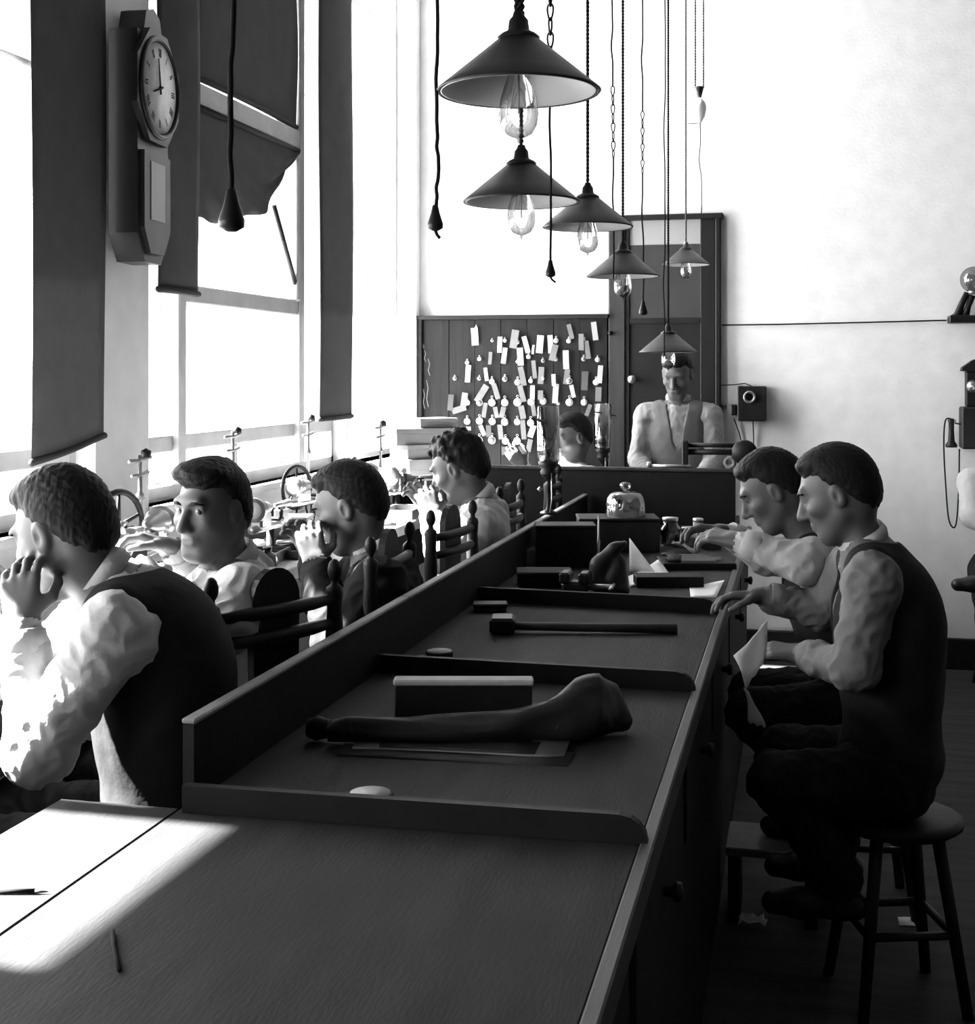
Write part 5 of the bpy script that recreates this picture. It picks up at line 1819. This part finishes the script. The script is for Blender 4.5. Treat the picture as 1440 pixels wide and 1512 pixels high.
def make_lathe_tool(loc, rotz, label, scale=1.0):
    o = thing('watch_lathe', label, 'lathe', loc, 'watchmakers lathes on the window bench', rotz)
    MB().lathe([(0, 0), (.045, 0), (.045, .008), (.014, .016), (.012, .06), (0, .06)], (0, 0, 0), 16).build('foot', 'iron', o, True)
    MB().tube([(-.13, 0, .07), (.13, 0, .07)], .012, 10).build('bed', 'steel', o, True)
    h1 = MB().box((-.10, -.018, .07), (-.03, .018, .115), bev=.006)
    h1.build('headstock', 'steel', o, True)
    MB().lathe([(0, -.115), (.034, -.115), (.036, -.105), (.03, -.1), (.026, -.085), (.03, -.08), (.022, -.07), (.018, -.03), (.010, -.02), (.008, .0), (0, .002)], (0, 0, .125), 22, 'X').build('pulley', 'brass', o, True)
    MB().lathe([(0, -.1165), (.024, -.1165), (.024, -.1150), (0, -.1150)], (0, 0, .125), 20, 'X').build('pulley_face', 'watchdial', o, True)
    MB().box((.05, -.015, .07), (.10, .015, .115), bev=.006).build('tailstock', 'steel', o, True)
    MB().tube([(.03, 0, .125), (.13, 0, .125)], [.006, .012], 10).build('tail_spindle', 'steel', o, True)
    t_ = MB().box((-.01, -.035, .085), (.02, .02, .095), bev=.003)
    t_.tube([(.005, -.03, .09), (.005, -.03, .12)], .006, 8)
    t_.box((-.012, -.036, .118), (.022, -.028, .126))
    t_.build('tool_rest', 'iron', o, True)
    o.scale = (scale,) * 3
    return o


def make_wheel(loc, r, label, rotz=0.0, dark=True):
    o = thing('drive_wheel', label, 'wheel', loc, 'drive wheels on the window bench', rotz)
    z = r + .05
    pts = [(r * math.cos(a), 0, z + r * math.sin(a)) for a in [2 * math.pi * i / 30 for i in range(31)]]
    MB().tube(pts, .010, 8, False).build('rim', 'iron', o, True)
    for i in range(5):
        a = 2 * math.pi * i / 5 + .3
        MB().tube([(0, 0, z), (r * math.cos(a), 0, z + r * math.sin(a))], [.008, .005], 6).build('spoke', 'iron', o, True)
    MB().lathe([(0, -.025), (.018, -.025), (.018, .025), (0, .025)], (0, 0, z), 14, 'Y').build('hub', 'brass', o, True)
    st_ = MB()
    for s_ in (-1, 1):
        st_.tube([(-.05, .035 * s_, 0), (0, .03 * s_, z), (.05, .035 * s_, 0)], .006, 6)
    st_.build('stand', 'iron', o, True)
    return o


def on_bench(px, py, X):
    """point of the bench under a thing seen at pixel px on the line X"""
    p = at_X(px, py, X)
    return V(X, p.y, WBZ)


l0 = make_lathe_tool(on_bench(215, 745, -1.86), R(-80), 'lathe with a white round pulley face left of the man looking at the camera', 1.35)


def more_lathe(px, X, rot, label, sc):
    o = copy_tree(l0, on_bench(px, 700, X), rot, label)
    o.scale = (sc,) * 3
    return o


more_lathe(462, -1.98, R(75), 'lathe near the window behind the man in the dark jacket', 1.2)
more_lathe(585, -1.78, R(95), 'lathe in front of the curly haired man', 1.3)
more_lathe(612, -1.72, R(60), 'lathe close to the hands of the curly haired man', 1.1)
more_lathe(560, -2.02, R(85), 'dark lathe standing high by the window left of the stacked boxes', 1.15)
more_lathe(400, -1.80, R(88), 'lathe lying low between the two middle men', 1.2)
w0 = make_wheel(on_bench(175, 720, -2.0), .105, 'large dark drive wheel at the left behind the hunched man', R(78))
o = copy_tree(w0, on_bench(438, 680, -2.08), R(70), 'thin spoked drive wheel standing by the window mullion')
o.scale = (.85,) * 3
o = copy_tree(w0, on_bench(320, 700, -1.95), R(80), 'small drive wheel hidden behind the head of the man looking at the camera')
o.scale = (.6,) * 3


# tall tool stands
def stand(px, X, h_, label):
    p = on_bench(px, 690, X)
    o = thing('tool_stand', label, 'tool stand', p, 'tall tool stands by the window')
    MB().lathe([(.045, 0), (.045, .008), (.012, .018), (.007, .03), (.007, h_ * .6), (.014, h_ * .62), (.012, h_ * .66), (.007, h_ * .68), (.006, h_), (0, h_)], p, 12).build('post', 'gold', o)
    for k, (zz, ln) in enumerate(((.95, .05), (.82, .035))):
        MB().tube([p + V(-.01, -ln, h_ * zz), p + V(0, 0, h_ * zz), p + V(.01, ln, h_ * zz + .01)], .007, 7).build('arm', 'gold', o)
    MB().lathe([(0, -.018), (.016, -.01), (.016, .01), (0, .018)], p + V(0, .04, h_ * .95 + .02), 12).build('clamp', 'iron', o)
    return o


stand(207, -2.02, .36, 'tall pale tool stand left of the man looking at the camera')
stand(344, -2.06, .40, 'tall thin tool stand rising behind the head of the man looking at the camera')
stand(455, -2.10, .42, 'tall tool stand at the mullion right of the middle light')
stand(562, -2.05, .36, 'dark jointed tool stand left of the stacked boxes')

# bottles and jars
for i, (px, X, r_, h_, lb) in enumerate(((522, -2.05, .030, .22, 'tall dark bottle by the window behind the jacketed man'), (486, -1.62, .035, .07, 'small glass jar beside the cheek of the jacketed man'),
                                         (395, -1.66, .034, .06, 'ridged glass jar in front of the man looking at the camera'), (500, -1.9, .03, .10, 'short dark bottle on the window bench'))):
    p = on_bench(px, 700, X)
    o = thing('bottle', lb, 'bottle', p, 'bottles and jars on the window bench')
    MB().lathe([(0, .001), (r_ * .95, .001), (r_, .01), (r_, h_ * .55), (r_ * .9, h_ * .64), (r_ * .4, h_ * .74), (r_ * .38, h_ * .9), (0, h_ * .9)], p, 20).build('glass', 'bottle', o)
    MB().lathe([(0, h_ * .9), (r_ * .42, h_ * .9), (r_ * .45, h_), (0, h_)], p, 14).build('stopper', 'iron', o)

# trays, boxes, papers on the window bench
cl = [
    ('wooden_tray', 385, -1.72, .22, .14, .035, 6, 'wood_mid', 'wooden tray right of the man looking at the camera'),
    ('wooden_tray', 410, -1.93, .26, .16, .06, -8, 'carddark', 'dark tray by the window between the two middle men'),
    ('cigar_box', 432, -1.84, .18, .13, .085, 12, 'wood_mid', 'brown box standing between the two middle men'),
    ('cigar_box', 380, -2.03, .20, .12, .10, 3, 'carddark', 'dark box against the sill behind the man looking at the camera'),
    ('wooden_tray', 440, -1.66, .24, .12, .03, -5, 'carddark', 'long low tray at the elbow of the jacketed man'),
    ('cigar_box', 560, -1.88, .20, .15, .09, 10, 'wood_mid', 'box on the window bench left of the curly haired man'),
    ('cigar_box', 604, -1.80, .28, .2, .12, -4, 'carddark', 'large dark box behind the hands of the curly haired man'),
    ('wooden_tray', 595, -1.66, .26, .14, .04, 4, 'card', 'pale tray under the hands of the curly haired man'),
    ('cigar_box', 240, -1.80, .16, .12, .06, 15, 'carddark', 'small dark box by the hands of the man looking at the camera'),
    ('wooden_tray', 205, -1.70, .22, .13, .03, -10, 'wood_mid', 'low tray left of the hands of the man looking at the camera'),
    ('cigar_box', 20, -1.75, .22, .15, .12, 5, 'carddark', 'dark box at the left edge in front of the hunched man'),
    ('cigar_box', 150, -1.85, .20, .16, .16, -6, 'carddark', 'tall dark box right of the head of the hunched man'),
]
for (nm_, px, X, L_, dpt, h_, rt, mt, lb) in cl:
    p = on_bench(px, 720, X)
    o = thing(nm_, lb, 'tray' if 'tray' in nm_ else 'box', p, None)
    m_ = Matrix.Translation(p) @ Matrix.Rotation(R(90 + rt), 4, 'Z')
    if 'tray' in nm_:
        MB().box((-L_ / 2, -dpt / 2, 0), (L_ / 2, dpt / 2, .006), m_).build('bottom', mt, o)
        for (x0, y0, x1, y1) in ((-L_ / 2, -dpt / 2, L_ / 2, -dpt / 2 + .008), (-L_ / 2, dpt / 2 - .008, L_ / 2, dpt / 2), (-L_ / 2, -dpt / 2 + .008, -L_ / 2 + .008, dpt / 2 - .008), (L_ / 2 - .008, -dpt / 2 + .008, L_ / 2, dpt / 2 - .008)):
            MB().box((x0, y0, .006), (x1, y1, h_), m_).build('side', mt, o)
    else:
        MB().box((-L_ / 2, -dpt / 2, 0), (L_ / 2, dpt / 2, h_ - .012), m_, bev=.002).build('body', mt, o)
        MB().box((-L_ / 2 - .003, -dpt / 2 - .003, h_ - .012), (L_ / 2 + .003, dpt / 2 + .003, h_), m_, bev=.002).build('lid', mt, o)

pl_ = [(398, 752, .11, .05, 0, 'white folded paper between the two middle men'), (440, 742, .12, .06, 20, 'white sheet of paper by the brow of the jacketed man'), (460, 770, .10, .04, -15, 'pale paper slip at the hands of the jacketed man'),
       (600, 748, .09, .06, 10, 'sunlit paper in front of the curly haired man'), (590, 690, .16, .10, 30, 'large white sheet leaning by the stacked boxes'), (225, 780, .12, .06, 5, 'white paper under the hands of the man looking at the camera'),
       (250, 765, .10, .05, -20, 'white paper slip beside the lathe with the white face'), (420, 715, .14, .05, 0, 'long white paper on the dark tray by the window')]
for (px, py, L_, w_, rt, lb) in pl_:
    p = wz(px, py, WBZ)
    if p.x < LX + .12: p = at_X(px, py, LX + .25); p.z = WBZ
    if p.x > -1.62: p = on_bench(px, py, -1.68)
    zz = WBZ + .003
    m_ = Matrix.Translation((p.x, p.y, zz)) @ Matrix.Rotation(R(90 + rt), 4, 'Z')
    g = [[m_ @ V(-L_ / 2 + L_ * i / 4, -w_ / 2 + w_ * k / 3, .012 * (i / 4 - .5) ** 2 * 4 + .004 * math.sin(i + 2 * k)) for k in range(4)] for i in range(5)]
    single('paper_slip', MB().sheet(g, .0006), 'paper', lb, 'paper')

# small tools: tweezers, screwdrivers, files strewn over the bench
kinds = ['tweezers', 'screwdriver', 'graver', 'file']
names_men = [(2.45, 'before the hunched man'), (2.95, 'before the man looking at the camera'), (3.6, 'before the man in the jacket'), (4.35, 'before the curly haired man'), (5.1, 'before the empty chair')]
for (y0, who) in names_men:
    for i in range(6):
        X = -1.60 - .085 * i + random.uniform(-.02, .02) - .02
        Yp = y0 + random.uniform(-.25, .25)
        an = random.uniform(0, math.pi)
        L_ = random.uniform(.09, .15)
        p = V(X - .02, Yp, WBZ)
        dv = V(math.cos(an), math.sin(an), 0)
        k = kinds[(i + int(y0 * 10)) % 4]
        o = thing(k, '%s %s, %s from the bench edge' % (k, who, ORD[i]), k, p, 'hand tools on the window bench')
        if k == 'tweezers':
            for s_ in (-1, 1):
                n_ = V(-dv.y, dv.x, 0) * .004 * s_
                MB().tube([p + dv * (L_ / 2) + V(0, 0, .004), p + n_ * 1.5 + V(0, 0, .004), p - dv * (L_ / 2) + n_ * .3 + V(0, 0, .004)], [.003, .003, .001], 6).build('blade', 'steel', o)
        else:
            MB().tube([p - dv * L_ / 2 + V(0, 0, .008), p + V(0, 0, .008)], [.007, .008] if k != 'file' else [.006, .009], 8).build('handle', 'wood_mid' if k != 'screwdriver' else 'brass', o)
            MB().tube([p + V(0, 0, .008), p + dv * L_ / 2 + V(0, 0, .006)], [.003, .0015], 6).build('shaft', 'steel', o)

# stacked boxes in the corner, lit on their window side
BXY = at_d(622, 640, 7.0)
zz = WBZ
stack = [(.30, .26, .17, 40, 'card', 'lowest and darkest box of the corner stack'), (.26, .22, .075, 42, 'card', 'third box from the top of the corner stack'), (.34, .22, .085, 38, 'card', 'wide second box from the top of the corner stack'), (.22, .16, .05, 44, 'card', 'top box of the corner stack')]
offs = [(.02, .02), (.0, .0), (-.01, .0), (.05, .03)]
for (L_, dpt, h_, rt, mt, lb), (ox, oy) in zip(stack, offs):
    o = thing('cardboard_box', lb, 'box', (BXY.x + ox, BXY.y + oy, zz), 'stacked boxes in the corner')
    m_ = Matrix.Translation((BXY.x + ox, BXY.y + oy, zz)) @ Matrix.Rotation(R(rt), 4, 'Z')
    MB().box((-L_ / 2, -dpt / 2, 0), (L_ / 2, dpt / 2, h_ * .7), m_, bev=.002).build('body', mt, o)
    MB().box((-L_ / 2 - .003, -dpt / 2 - .003, h_ * .7), (L_ / 2 + .003, dpt / 2 + .003, h_), m_, bev=.002).build('lid', mt, o)
    zz += h_

# loupe held by the curly haired man
p = at_d(632, 744, 4.72)
lp = thing('loupe', 'small bright loupe held at the eye of the curly haired man', 'loupe', p)
MB().lathe([(.012, -.02), (.016, .0), (.020, .02), (.017, .02), (.013, 0), (.010, -.02)], p, 16, head_axis((-.9, .1, -.4)), closed=True).build('barrel', 'silver', lp)
MB().lathe([(0, -.001), (.015, -.001), (.015, .001), (0, .001)], p + norm((-.9, .1, -.4)) * .012, 16, head_axis((-.9, .1, -.4))).build('lens', 'bottle', lp)

# ------------------------------------------------------------------ right of the bench
# newspaper tucked behind the bench edge
def free_sheet(pts, label, name='newspaper', material='papergrey', Xs=None):
    """four corner pixels with depths"""
    c = [at_d(x, y, d_) for x, y, d_ in pts]
    g = []
    for i in range(7):
        t = i / 6
        a, b = c[0].lerp(c[3], t), c[1].lerp(c[2], t)
        g.append([a.lerp(b, k / 6) + V(.004 * math.sin(4 * t + k * .8), 0, .003 * math.sin(3 * k + 2 * t)) for k in range(7)])
    return single(name, MB().sheet(g, .0012), material, label, 'paper')


free_sheet([(1083, 968, 3.33), (1136, 915, 3.40), (1128, 972, 3.36), (1103, 1020, 3.30)], 'folded pale newspaper held low by the man in the waistcoat', material='paper')
free_sheet([(1098, 1015, 3.30), (1112, 1030, 3.32), (1130, 1075, 3.32), (1106, 1066, 3.30)], 'dim lower corner of a newspaper beside the bench', material='papergrey')
# footrest board under the bench
a, b = at_Z(1094, 1238, .22), at_Z(1214, 1246, .22)
fr_ = thing('footrest', 'pale footrest board beside the bench at the feet of the man in the waistcoat', 'footrest', (a.x, a.y, 0))
MB().box((BXR + .002, a.y - .10, .20), (b.x, a.y + .14, .225), bev=.004).build('board', 'worn_wood', fr_)
for xx in (BXR + .01, b.x - .05):
    MB().box((xx, a.y - .09, 0), (xx + .035, a.y + .12, .20)).build('support', 'bench_dark', fr_)
# scraps on the floor
fz = lambda x, y: at_Z(x, y, .002)
g = []
p = fz(1110, 1365)
for i in range(6):
    g.append([p + V(-.04 + .016 * i + .006 * math.sin(k), -.03 + .012 * k, .006 + .018 * abs(math.sin(i * 1.3 + k * .9))) for k in range(6)])
single('paper_scrap', MB().sheet(g, .001), 'paper', 'crumpled paper scrap on the floor beside the bench', 'paper')
single('paper_scrap', MB().sheet([[fz(1326, 1354), fz(1346, 1354)], [fz(1328, 1366), fz(1352, 1367)]], .001), 'paper', 'flat paper scrap on the floor at the right', 'paper')
